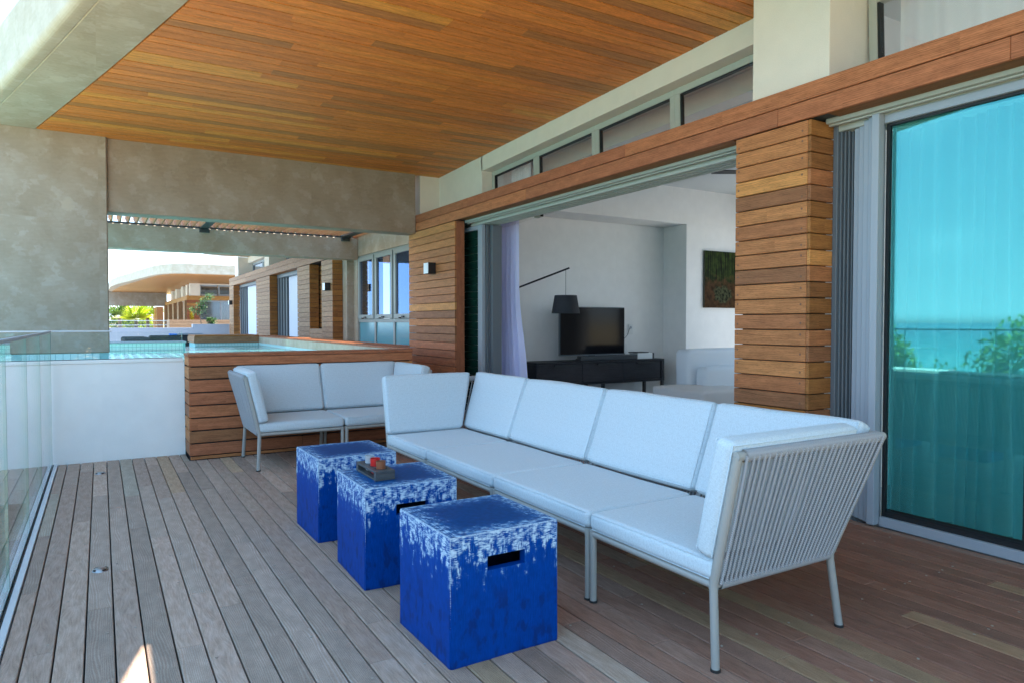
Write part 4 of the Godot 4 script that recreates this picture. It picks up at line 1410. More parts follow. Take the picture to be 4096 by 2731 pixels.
func build_garden() -> void:
	# stepped white wall at the end of the second villa's terrace
	var at := Vector3(1, -0.3, -25.7)
	var w := thing("garden_wall", "stepped white garden wall across the terrace in front of the timber planter", "wall", at)
	part(w, "low_wall", one(Vector3(-8.0, -0.3, -26.0), Vector3(2.70, 1.08, -25.7)), M.garden_wall)
	part(w, "high_wall", one(Vector3(2.701, -0.3, -26.1), Vector3(3.866, 1.20, -25.7)), M.garden_wall)
	org = Vector3.ZERO
	var s := S()
	box(s, Vector3(-6.0, -0.45, -25.7), Vector3(3.9, -0.30, -13.9))
	struct("terrace_floor", s, M.garden_wall)
	s = S()
	box(s, Vector3(-6.0, -0.65, -60.0), Vector3(9.4, -0.51, -26.2))
	struct("terrace_floor", s, M.garden_wall)
	# dark woven loungers on that terrace
	at = Vector3(0.6, -0.3, -18)
	var a := thing("rattan_lounger", "dark woven lounger with a rounded back, left of the two beyond the pool", "lounger", at)
	s = S()
	for k in 3:
		box(s, Vector3(0.40 + 0.02 * k, 0.50 - 0.05 * k, -18.3), Vector3(0.90 + 0.06 * k, 0.93 - 0.01 * k, -18.15 + 0.05 * k), 0.04)
	box(s, Vector3(0.42, 0.0, -18.14), Vector3(1.02, 0.42, -17.3), 0.04)
	part(a, "body", s, M.rattan)
	part(a, "cushion", one(Vector3(0.5, 0.421, -18.0), Vector3(0.98, 0.50, -17.35), 0.03), M.chaise)
	part(a, "base", one(Vector3(0.46, -0.3, -18.1), Vector3(0.98, -0.001, -17.4)), M.rattan)
	at = Vector3(1.5, -0.3, -18)
	var b := thing("rattan_sofa", "long dark woven sofa with a pale cover along its back, beyond the pool", "sofa", at)
	s = S()
	box(s, Vector3(0.98, -0.3, -18.6), Vector3(2.12, 0.948, -18.3), 0.03)
	box(s, Vector3(0.98, -0.3, -18.29), Vector3(1.72, 0.60, -17.6), 0.03)
	part(b, "body", s, M.rattan)
	part(b, "cover", one(Vector3(1.60, 0.949, -18.62), Vector3(2.14, 0.995, -18.28), 0.015), M.garden_wall)
	org = Vector3(1.5, 0.95, -18.4)
	solo("towel", one(Vector3(1.42, 0.949, -18.58), Vector3(1.58, 0.985, -18.3), 0.012), M.blue_towel, "folded bright blue towel lying on the back of the dark woven sofa", "towel", org)
	# young tree in the white wall's bed and a small plant by it
	at = Vector3(3.05, 1.1, -26.4)
	var t := thing("young_tree", "slim young tree with drooping green sprays in front of the far garden door", "tree", at)
	s = S()
	tube(s, [at, Vector3(3.02, 1.45, -26.4), Vector3(2.95, 1.8, -26.4), Vector3(3.22, 2.2, -26.4)], 0.014, 5)
	tube(s, [Vector3(3.02, 1.4, -26.4), Vector3(2.82, 1.75, -26.4)], 0.01, 5)
	part(t, "trunk", s, M.bark)
	s = S()
	for k in 900:
		var spots := [Vector3(2.78, 1.70, -26.4), Vector3(2.98, 1.62, -26.4), Vector3(3.1, 1.75, -26.4), Vector3(3.08, 1.95, -26.4), Vector3(3.2, 2.08, -26.4), Vector3(3.32, 2.18, -26.4), Vector3(3.0, 1.82, -26.4)]
		var p: Vector3 = spots[k % 7] + Vector3(rng.randfn(), rng.randfn() * 0.8, rng.randfn()) * 0.075
		var d := Vector3(rng.randf_range(-1, 1), rng.randf_range(-1.0, 0.5), rng.randf_range(-1, 1)).normalized()
		leaf(s, p, d, 0.014, 0.075, Color(0.05, 0.13, 0.035) * rng.randf_range(0.6, 1.5))
	part(t, "crown", s, M.leaf)
	bush(Vector3(3.35, 1.12, -26.4), Vector3(0.2, 0.16, 0.15), 300, 0.09, Color(0.05, 0.12, 0.035), "small green plant at the foot of the slim young tree")
	at = Vector3(2.58, 1.25, -33.6)
	s = S()
	org = at
	for k in 120:
		var y := rng.randf() * 0.42
		leaf(s, Vector3(3.62 - 0.12 * y + rng.randfn() * 0.03, 1.34 + y, -34.6 + rng.randfn() * 0.04), Vector3(rng.randf_range(-1, 1), rng.randf_range(-0.2, 1), rng.randf_range(-1, 1)).normalized(), 0.03, 0.10, Color(0.75, 0.50, 0.02))
	solo("yellow_plant", s, M.leaf, "small spike of yellow leaves at the left end of the red timber wall", "plant", at)
	palm(Vector3(2.35, -0.5, -61), 1.95, 1.35, Color(0.42, 0.55, 0.03), "bright yellow-green fan palm lit by the sun under the farthest roof")
	palm(Vector3(1.35, -0.5, -66), 2.1, 1.5, Color(0.10, 0.19, 0.06), "dark grey-green palm at the far left, beside the concrete pillar's edge")
	palm(Vector3(3.3, -0.5, -64), 2.4, 1.4, Color(0.26, 0.40, 0.04), "palm with upright fronds close to the far timber columns")
	bush(Vector3(1.7, -0.4, -70), Vector3(3.0, 1.2, 1.0), 2600, 0.35, Color(0.24, 0.30, 0.07), "broad yellowish hedge behind the far palms", "hedge")
	bush(Vector3(3.1, -0.4, -68), Vector3(1.2, 1.4, 0.8), 1400, 0.3, Color(0.36, 0.46, 0.04), "sunlit lime-green bush behind the far palms")
	# planter wall and shrubs outside the balustrade, seen mirrored in the right-hand door
	at = Vector3(-1.8, -1.3, -4)
	var pw := thing("planter_wall", "dark planter wall with a partly white top outside the balustrade, mirrored in the glass door", "wall", at)
	part(pw, "wall", one(Vector3(-2.1, -1.3, -9.0), Vector3(-1.7, 0.55, 3.0)), M.dark_planter)
	part(pw, "coping", one(Vector3(-2.12, 0.551, -9.0), Vector3(-1.68, 0.585, -5.15)), M.white_render)
	part(pw, "coping", one(Vector3(-2.12, 0.551, -5.149), Vector3(-1.68, 0.575, 3.0)), M.dark_planter)
	bush(Vector3(1.0, -0.4, 8.5), Vector3(5.5, 1.7, 0.8), 5000, 0.35, Color(0.05, 0.09, 0.03), "dark hedge across the terrace behind the camera, faintly mirrored in the low panes", "hedge")
	var g := "shrubs seaward of the deck"
	bush(Vector3(-3.2, -1.3, -6.70), Vector3(0.9, 1.40, 0.45), 5200, 0.085, Color(0.20, 0.34, 0.06), "tall leafy shrub mirrored at the left edge of the glass door", "shrub", g)
	bush(Vector3(-3.4, -1.3, -6.0), Vector3(0.7, 1.10, 0.35), 3000, 0.08, Color(0.16, 0.30, 0.03), "low pale green shrub mirrored between two taller ones in the glass door", "shrub", g)
	bush(Vector3(-3.2, -1.3, -4.45), Vector3(1.0, 1.30, 1.0), 7500, 0.085, Color(0.19, 0.32, 0.06), "widest dark shrub mirrored near the right edge of the glass door", "shrub", g)

# ------------------------------------------------------------------ interior
func build_room() -> void:
	org = Vector3.ZERO
	var s := S()
	box(s, Vector3(4.201, -0.2, -9.5), Vector3(9.5, 0.0, 3.0))
	struct("floor", s, M.floor_tile)
	var v := get_node("villa") as Node3D
	org = v.position
	# end wall with the broad niche
	s = S()
	box(s, Vector3(4.425, 2.81, -8.9), Vector3(9.5, 3.9, -8.0))
	box(s, Vector3(8.0, 0.0, -8.9), Vector3(9.5, 2.8095, -8.0))
	box(s, Vector3(4.34, 0.0, -8.9), Vector3(4.52, 2.8095, -8.001))
	box(s, Vector3(4.521, 0.0, -8.9), Vector3(7.9995, 2.809, -8.52))
	box(s, Vector3(9.5, 0.0, -9.5), Vector3(9.7, 0.6, 3.2))
	box(s, Vector3(9.5, 2.9, -9.5), Vector3(9.7, 4.2, 3.2))
	for q in [[-9.5, -7.6], [-5.8, -5.0], [-3.7, -2.9], [2.8, 3.2]]:
		box(s, Vector3(9.501, 0.601, q[0]), Vector3(9.699, 2.899, q[1]))
	box(s, Vector3(4.43, 0.0, -3.2), Vector3(9.499, 3.9, -3.05))
	box(s, Vector3(4.43, 0.0, 2.9), Vector3(9.499, 4.0, 3.1))
	box(s, Vector3(4.17, 0.0, -3.30), Vector3(4.43, 2.52, -2.90))
	part(v, "room_wall", s, M.room_white)
	# curtain gathered at the left of the opening
	var at := Vector3(4.6, 0, -7.7)
	org = at
	s = S()
	sheet(s, 90, 14, func(a: float, b: float) -> Vector3:
		var fl := 1.0 + 0.35 * smoothstep(0.35, 0.8, b)
		var zz := -7.97 + 0.46 * a * fl
		return Vector3(4.58 + (0.030 * sin(a * 52.0) + 0.018 * sin(a * 23.0 + b * 3.0)) * (0.6 + 0.6 * b), 2.62 - 2.60 * b, zz))
	solo("curtain", s, M.curtain, "lilac white curtain gathered at the left side of the open sliding door", "curtain", at)
	# curtains behind the right-hand glass
	at = Vector3(4.5, 0, -1.5)
	org = at
	s = S()
	sheet(s, 320, 26, func(a: float, b: float) -> Vector3:
		var zz := lerpf(-2.62, -1.60, a)
		var pull := smoothstep(0.45, 1.0, b) * smoothstep(0.55, 0.95, a)
		zz += 0.16 * pull
		var amp := 0.030 + 0.035 * b * b
		return Vector3(4.46 + amp * sin(a * 75.0 + 2.0 * sin(a * 11.0)) + 0.03 * sin(a * 17.0 + 1.5 * b) - 0.12 * pull * b, 2.48 - 2.46 * b, zz))
	solo("curtain", s, M.sheer, "floor-length sheer curtain with pooled hem behind the teal glass door", "curtain", at)
	at = Vector3(4.5, 0, 0.2)
	org = at
	s = S()
	sheet(s, 240, 16, func(a: float, b: float) -> Vector3: return Vector3(4.50 + (0.02 + 0.03 * b) * sin(a * 85.0) + 0.02 * sin(a * 19.0), 2.48 - 2.46 * b, lerpf(-1.45, 1.8, a)))
	solo("curtain", s, M.sheer, "second sheer curtain behind the glass at the right frame edge", "curtain", at)
	at = Vector3(4.6, 2.6, -1.5)
	org = at
	s = S()
	sheet(s, 260, 4, func(a: float, b: float) -> Vector3: return Vector3(4.60 + 0.022 * sin(a * 120.0 + 1.5 * sin(a * 13.0)), 3.50 - 0.95 * b, lerpf(-2.66, 1.2, a)))
	solo("curtain", s, M.sheer, "white curtain behind the high window above the timber beam at top right", "curtain", at)
	at = Vector3(4.75, 2.6, -7.3)
	org = at
	s = S()
	sheet(s, 60, 4, func(a: float, b: float) -> Vector3: return Vector3(4.62 + 0.02 * sin(a * 60.0), 3.30 - 0.68 * b, lerpf(-7.75, -7.30, a)))
	solo("curtain", s, M.sheer, "top of a white curtain showing in the leftmost clerestory window", "curtain", at)
	# media console
	at = Vector3(6.3, 0, -8.2)
	var c := thing("media_console", "long black timber media console on slim legs below the television", "console", at)
	TINT = Color(0.035, 0.035, 0.042)
	s = S()
	box(s, Vector3(5.14, 0.365, -8.42), Vector3(7.50, 0.395, -7.95), 0.003, 0)
	box(s, Vector3(5.14, 0.672, -8.42), Vector3(7.50, 0.700, -7.95), 0.003, 0)
	box(s, Vector3(5.14, 0.3955, -8.42), Vector3(5.18, 0.6715, -7.95), 0.003, 1)
	box(s, Vector3(7.44, 0.3955, -8.42), Vector3(7.50, 0.6715, -7.95), 0.003, 1)
	box(s, Vector3(5.1805, 0.3955, -8.42), Vector3(7.4395, 0.6715, -8.40))
	part(c, "carcass", s, M.ebony)
	for k in 3:
		var x0 := 5.185 + 0.752 * k
		TINT = Color(0.040, 0.038, 0.045) * rng.randf_range(0.9, 1.2)
		var d := part(c, "drawer", one(Vector3(x0, 0.40, -8.0), Vector3(x0 + 0.746, 0.668, -7.962), 0.003, 0), M.ebony)
		part(d, "handle", one(Vector3(x0 + 0.25, 0.640, -7.961), Vector3(x0 + 0.60, 0.662, -7.93), 0.003), M.black)
	TINT = Color.WHITE
	for x in [5.15, 6.29, 7.45]:
		for z in [-8.40, -7.99]:
			part(c, "leg", one(Vector3(x, 0.0, z), Vector3(x + 0.045, 0.3645, z + 0.035)), M.black)
	# television
	at = Vector3(6.35, 0.7, -8.25)
	var t := thing("television", "large flat black television standing on the console inside the room", "television", at)
	part(t, "screen", one(Vector3(5.75, 0.785, -8.262), Vector3(6.945, 1.47, -8.245), 0.003), M.screen)
	s = S()
	box(s, Vector3(5.738, 0.770, -8.29), Vector3(6.957, 1.482, -8.263), 0.003)
	box(s, Vector3(5.738, 0.768, -8.2625), Vector3(6.957, 0.784, -8.244))
	part(t, "bezel", s, M.alu_dark)
	s = S()
	box(s, Vector3(6.29, 0.715, -8.30), Vector3(6.38, 0.7695, -8.25))
	box(s, Vector3(6.10, 0.701, -8.36), Vector3(6.58, 0.715, -8.18))
	part(t, "stand", s, M.black)
	org = Vector3(6.5, 0.7, -8.1)
	solo("soundbar", one(Vector3(5.93, 0.701, -8.10), Vector3(7.0, 0.775, -8.0), 0.008), mat(0.03, 0.035, 0.04, 0.7), "slim dark soundbar lying on the console below the television", "soundbar", org)
	at = Vector3(7.15, 0.7, -8.1)
	var bx := thing("set_top_box", "white box with a dark lid beside the soundbar", "box", at)
	part(bx, "body", one(Vector3(7.02, 0.701, -8.22), Vector3(7.32, 0.79, -8.02), 0.006), M.paper)
	part(bx, "lid", one(Vector3(7.0, 0.7905, -8.22), Vector3(7.26, 0.806, -8.04), 0.003), M.black)
	org = Vector3(7.42, 0.7, -8.1)
	solo("speaker", one(Vector3(7.33, 0.701, -8.14), Vector3(7.39, 0.79, -8.06), 0.004), M.black, "tiny black box at the right end of the console", "speaker", org)
	org = Vector3(7.0, 0.7, -8.4)
	solo("router", one(Vector3(6.98, 0.701, -8.40), Vector3(7.10, 0.93, -8.36), 0.01), M.paper, "white upright router behind the television's right corner", "router", org)
	# wall socket and hanging leads
	at = Vector3(7.2, 1.1, -8.51)
	var so := thing("wall_socket", "white double wall socket right of the television", "socket", at)
	part(so, "plate", one(Vector3(7.25, 1.06, -8.519), Vector3(7.34, 1.22, -8.51), 0.003), M.paper)
	s = S()
	X = Transform3D(Basis(Vector3.RIGHT, PI / 2), Vector3(7.295, 1.17, -8.5095))
	lathe(s, [Vector2(0.022, 0.0), Vector2(0.022, 0.004), Vector2(0.018, 0.004), Vector2(0.016, 0.001), Vector2(0, 0.001)], Vector3.ZERO, 14)
	X = Transform3D.IDENTITY
	part(so, "outlet", s, M.alu)
	org = Vector3(7.1, 0.7, -8.45)
	s = S()
	tube(s, [Vector3(7.27, 1.16, -8.50), Vector3(7.2, 1.05, -8.48), Vector3(7.06, 0.99, -8.4), Vector3(7.08, 0.85, -8.44), Vector3(7.12, 0.71, -8.45)], 0.0035, 5)
	solo("power_cable", s, M.gasket, "black cable looping from the wall socket behind the television", "cable", org)
	# arched lamp with black drum shade
	at = Vector3(4.75, 0, -7.6)
	var l := thing("arc_lamp", "black cantilever lamp with a tapered drum shade hanging before the television", "lamp", at)
	s = S()
	lathe(s, [Vector2(0, 0.0), Vector2(0.16, 0.0), Vector2(0.16, 0.02), Vector2(0.0, 0.022)], Vector3(4.75, 0, -7.82), 20)
	part(l, "base", s, M.black)
	s = S()
	tube(s, [Vector3(4.70, 0.02, -7.85), Vector3(4.70, 1.70, -7.85)], 0.012, 8)
	part(l, "pole", s, M.black)
	s = S()
	tube(s, [Vector3(4.69, 1.68, -7.855), Vector3(5.29, 1.965, -7.39)], 0.012, 8)
	part(l, "arm", s, M.black)
	s = S()
	tube(s, [Vector3(5.246, 1.945, -7.412), Vector3(5.246, 1.60, -7.412)], 0.003, 5)
	part(l, "cord", s, M.black)
	s = S()
	lathe(s, [Vector2(0.186, 1.37), Vector2(0.146, 1.605), Vector2(0.143, 1.605), Vector2(0.183, 1.37), Vector2(0.186, 1.37)], Vector3(5.246, 0, -7.412), 32)
	lathe(s, [Vector2(0.144, 1.595), Vector2(0.0, 1.597)], Vector3(5.246, 0, -7.412), 32)
	part(l, "lamp_shade", s, M.shade)
	# painting
	at = Vector3(8.85, 1.5, -7.98)
	var pa := thing("painting", "dark woodland painting with a mossy rock on the wall right of the niche", "painting", at)
	part(pa, "canvas", one(Vector3(8.37, 1.49, -7.999), Vector3(9.35, 2.41, -7.962), 0.003), mat(0.05, 0.045, 0.03))
	s = S()
	var n := Vector3(0, 0, 1)
	quad(s, [Vector3(8.373, 1.493, -7.9605), Vector3(9.347, 1.493, -7.9605), Vector3(9.347, 2.407, -7.9605), Vector3(8.373, 2.407, -7.9605)], [n, n, n, n], [Vector2(0, 1), Vector2(1, 1), Vector2(1, 0), Vector2(0, 0)])
	part(pa, "picture", s, M.picture)
	# white indoor sofa with chaise
	at = Vector3(7.6, 0, -6.6)
	var sf := thing("indoor_sofa", "white upholstered indoor sofa partly hidden behind the right timber column", "sofa", at)
	for q in [["back", Vector3(7.75, 0.56, -7.15), Vector3(1.35, 0.62, 0.28)], ["back", Vector3(7.92, 0.36, -6.88), Vector3(1.50, 0.55, 0.22)]]:
		s = S()
		X = Transform3D(Basis(), q[1])
		cushion(s, q[2], 0.06, 0.02)
		X = Transform3D.IDENTITY
		part(sf, q[0], s, M.indoor_white)
	s = S()
	X = Transform3D(Basis(), Vector3(7.05, 0.20, -6.75))
	cushion(s, Vector3(0.95, 0.36, 0.95), 0.05, 0.015)
	X = Transform3D.IDENTITY
	part(sf, "seat", s, M.chaise)
	# ceiling fan
	at = Vector3(6.87, 3.4, -5.34)
	var fan := thing("ceiling_fan", "dark ceiling fan whose blade tip shows beside the right timber column", "fan", at)
	s = S()
	lathe(s, [Vector2(0, 2.94), Vector2(0.10, 2.95), Vector2(0.10, 3.06), Vector2(0.02, 3.08), Vector2(0.02, 3.40), Vector2(0.06, 3.42)], Vector3(6.87, 0, -5.34), 20)
	part(fan, "hub", s, M.black)
	for k in 3:
		s = S()
		X = Transform3D(Basis(Vector3.UP, 2.618 + TAU / 3 * k) * Basis(Vector3.RIGHT, 0.18), Vector3(6.87, 3.005, -5.34))
		box(s, Vector3(0.1, -0.004, -0.055), Vector3(0.82, 0.004, 0.055), 0.002)
		X = Transform3D.IDENTITY
		part(fan, "blade", s, M.black)

# ------------------------------------------------------------------ outdoor sofas
func rope_panel(t: Node3D, b0: Vector3, b1: Vector3, t0: Vector3, t1: Vector3, n: int, out: Vector3, single: bool) -> void:
	# ropes from the lower to the upper rail, outer and inner layer; sleeves of wound rope round the rails
	var inner := S()
	var outer := S()
	for k in n:
		var u := (k + 0.5) / n
		var j := rng.randf_range(-0.006, 0.006)
		var a := b0.lerp(b1, u)
		var b := t0.lerp(t1, clampf(u + j, 0.005, 0.995))
		var mid := (a + b) / 2 + out * (0.006 + rng.randf_range(-0.004, 0.004)) + (b1 - b0).normalized() * rng.randf_range(-0.003, 0.003)
		var along := (b1 - b0).normalized() * 0.007
		var pts := [a + out * 0.021 - along, mid + out * 0.014, b + out * 0.021 + along * 0.3]
		if single:
			var s := S()
			tube(s, pts, 0.0072, 6, false, 0.8)
			part(t, "rope", s, M.rope)
		else:
			tube(outer, pts, 0.006, 4, false)
		var c := t0.lerp(t1, clampf(u + 0.06 / n, 0.005, 0.995))
		tube(inner, [a - out * 0.020, (a + c) / 2 - out * 0.016, c - out * 0.020], 0.0052, 5, false)
	if not single:
		part(t, "outer_ropes", outer, M.rope, true)
	part(t, "inner_ropes", inner, M.rope, true)
	for rail in [[t0, t1], [b0, b1]]:
		var s := S()
		var pts := []
		var m := n * 2 if single else 2
		var d: Vector3 = (rail[1] - rail[0])
		for k in m * 3 + 1:
			pts.append(rail[0] + d * (0.02 + 0.96 * k / (m * 3.0)))
		if single:
			sleeve(s, pts, 0.0235)
		else:
			tube(s, [rail[0] + d * 0.02, rail[1] - d * 0.02], 0.0225, 8)
		part(t, "wound_rope", s, M.rope)

func sleeve(s: SurfaceTool, pts: Array, r: float) -> void:
	var d: Vector3 = (pts[-1] - pts[0]).normalized()
	var n0 := d.cross(Vector3.UP).normalized()
	var b := d.cross(n0)
	var seg := 14
	for i in pts.size() - 1:
		var ra := r * (0.93 if i % 3 == 0 else 1.0)
		var rb := r * (0.93 if (i + 1) % 3 == 0 else 1.0)
		for k in seg:
			var a0 := TAU * k / seg
			var a1 := TAU * (k + 1) / seg
			var d0 := n0 * cos(a0) + b * sin(a0)
			var d1 := n0 * cos(a1) + b * sin(a1)
			var tl := d * ((ra - rb) * 8.0)
			quad(s, [pts[i] + d0 * ra, pts[i] + d1 * ra, pts[i + 1] + d1 * rb, pts[i + 1] + d0 * rb], [(d0 + tl).normalized(), (d1 + tl).normalized(), (d1 + tl).normalized(), (d0 + tl).normalized()], [Vector2(a0 * r, 0), Vector2(a1 * r, 0), Vector2(a1 * r, 0.01), Vector2(a0 * r, 0.01)])

func make_sofa(t: Node3D, T: Transform3D, marks: Array, fine_end: int) -> void:
	# local frame: x along the seat from one end, y up, z from front edge to back
	var L: float = marks[-1]
	var q := func(a: float, y: float, d: float) -> Vector3: return T * Vector3(a, y, d)
	var r := 0.0155
	for i in marks.size() - 1:
		var a0: float = marks[i] + 0.019
		var a1: float = marks[i + 1] - 0.019
		if i == 0: a0 = 0.0
		if i == marks.size() - 2: a1 = L
		var s := S()
		tube(s, [q.call(a0, 0.31, 0.0), q.call(a1, 0.31, 0.0)], r, 10)
		tube(s, [q.call(a0, 0.31, 0.67), q.call(a1, 0.31, 0.67)], r, 8)
		tube(s, [q.call(a0, 0.31, 0.0), q.call(a0, 0.31, 0.67)], r, 10)
		tube(s, [q.call(a1, 0.31, 0.0), q.call(a1, 0.31, 0.67)], r, 10)
		for a in [a0, a1]:
			for d in [0.0, 0.67]:
				tube(s, [q.call(a, 0.326, d), q.call(a, 0.294, d)], r * 1.12, 10)
		for d in [0.16, 0.33, 0.50]:
			tube(s, [q.call(a0, 0.31, d), q.call(a1, 0.31, d)], 0.008, 5, false)
		part(t, "frame", s, M.tube)
		for a in [a0, a1]:
			for d in [0.0, 0.67]:
				s = S()
				var foot: Vector3 = q.call(a + (-0.012 if a == 0.0 else (0.012 if a == L else 0.0)), 0.006, d + (0.05 if d > 0.3 else 0.0))
				tube(s, [q.call(a, 0.30, d), foot], r, 10)
				var lg := part(t, "leg", s, M.tube)
				s = S()
				tube(s, [foot + Vector3(0, 0.004, 0), foot - Vector3(0, 0.006, 0)], r * 1.2, 10)
				part(lg, "glide", s, M.glide)
	# end panels and back panel
	for e in 2:
		var a: float = 0.0 if e == 0 else L
		var o := -1.0 if e == 0 else 1.0
		var s := S()
		tube(s, [q.call(a, 0.312, 0.0), q.call(a + 0.105 * o, 0.79, 0.0)], 0.0175, 10)
		tube(s, [q.call(a, 0.312, 0.67), q.call(a + 0.105 * o, 0.79, 0.845)], 0.0175, 10)
		tube(s, [q.call(a + 0.105 * o, 0.79, -0.012), q.call(a + 0.105 * o, 0.79, 0.855)], 0.0175, 10)
		part(t, "end_frame", s, M.tube)
		var out: Vector3 = (T.basis * Vector3(o, 0.22, 0)).normalized()
		rope_panel(t, q.call(a, 0.312, 0.01), q.call(a, 0.312, 0.665), q.call(a + 0.105 * o, 0.79, 0.01), q.call(a + 0.105 * o, 0.79, 0.835), 28, out, e == fine_end)
	var sb := S()
	tube(sb, [q.call(-0.105, 0.79, 0.845), q.call(L + 0.105, 0.79, 0.845)], 0.0175, 10)
	for i in range(1, marks.size() - 1):
		for e in [-0.019, 0.019]:
			tube(sb, [q.call(marks[i] + e, 0.312, 0.67), q.call(marks[i] + e, 0.79, 0.845)], r, 8)
	part(t, "back_frame", sb, M.tube)
	rope_panel(t, q.call(0.02, 0.312, 0.67), q.call(L - 0.02, 0.312, 0.67), q.call(-0.08, 0.79, 0.845), q.call(L + 0.08, 0.79, 0.845), int(L * 45), (T.basis * Vector3(0, 0.35, 1)).normalized(), false)
	# seat cushions
	for i in marks.size() - 1:
		var a0: float = marks[i] + 0.004
		var a1: float = marks[i + 1] - 0.004
		if i == 0: a0 = -0.012
		if i == marks.size() - 2: a1 = L + 0.012
		var s := S()
		X = T * Transform3D(Basis(), Vector3((a0 + a1) / 2, 0.366, 0.31))
		cushion(s, Vector3(a1 - a0, 0.080, 0.655), 0.026, 0.006)
		var cu := part(t, "seat_cushion", s, M.fabric)
		X = T
		s = S()
		for y in [0.333, 0.399]:
			tube(s, [Vector3(a0 + 0.02, y, -0.0145), Vector3(a1 - 0.02, y, -0.0145)], 0.0022, 5)
		part(cu, "seam", s, M.fabric)
		X = Transform3D.IDENTITY
	# back cushions lean with the frame
	var lean := atan2(0.165, 0.44)
	for i in marks.size() - 1:
		var a0: float = marks[i] + 0.006
		var a1: float = marks[i + 1] - 0.006
		var tl := 0.0
		var tr := 0.0
		if i == 0:
			a0 = 0.010
			tl = 0.07
		if i == marks.size() - 2:
			a1 = L - 0.010
			tr = 0.07
		var s := S()
		X = T * Transform3D(Basis(Vector3.RIGHT, lean), Vector3((a0 + a1) / 2, 0.412 + 0.5 * 0.44 * 0.96, 0.617 + 0.5 * 0.165 + 0.043))
		cushion(s, Vector3(a1 - a0, 0.462, 0.086), 0.030, 0.012, tr, tl)
		var bc := part(t, "back_cushion", s, M.fabric)
		s = S()
		var hx := (a1 - a0) / 2 - 0.012
		for zz in [-0.038, 0.038]:
			tube(s, [Vector3(-hx, -0.219, zz), Vector3(-hx - tl, 0.219, zz), Vector3(hx + tr, 0.219, zz), Vector3(hx, -0.219, zz), Vector3(-hx, -0.219, zz)], 0.0032, 5, false)
		part(bc, "seam", s, M.fabric)
		X = Transform3D.IDENTITY
	# side cushions at both ends
	for e in 2:
		var o := -1.0 if e == 0 else 1.0
		var base: float = 0.034 if e == 0 else L - 0.034
		var al := atan2(0.095, 0.43)
		# cushion axes: x runs front to back, y up the lean, z through the thickness
		var bx := Vector3(0, 0, 1)
		var by := Vector3(o * sin(al), cos(al), 0)
		var B := Basis(bx, by, bx.cross(by))
		var s := S()
		X = T * Transform3D(B, Vector3(base + o * 0.0475, 0.412 + 0.215, 0.285))
		cushion(s, Vector3(0.62, 0.445, 0.082), 0.026, 0.008, 0.12)
		var sc := part(t, "side_cushion", s, M.fabric)
		s = S()
		for zz in [-0.037, 0.037]:
			tube(s, [Vector3(-0.300, -0.212, zz), Vector3(-0.300, 0.212, zz), Vector3(0.415, 0.212, zz)], 0.003, 5, false)
		part(sc, "seam", s, M.fabric)
		X = Transform3D.IDENTITY

func build_sofas() -> void:
	var at := Vector3(2.3, 0, -3.3)
	var a := thing("outdoor_sofa", "long light grey outdoor sofa of four seats with rope-wound end panels beside the blue stools", "sofa", at)
	make_sofa(a, Transform3D(Basis(Vector3(0, 0, -1), Vector3.UP, Vector3(1, 0, 0)), Vector3(1.88, 0, -1.735)), [0.0, 0.722, 1.605, 2.52, 3.245], 0)
	at = Vector3(1.9, 0, -6.4)
	var b := thing("outdoor_sofa", "small two-seat light grey outdoor sofa against the timber pool wall", "sofa", at)
	make_sofa(b, Transform3D(Basis(Vector3(-1, 0, 0), Vector3.UP, Vector3(0, 0, -1)), Vector3(2.60, 0, -6.064)), [0.0, 0.73, 1.46], 1)

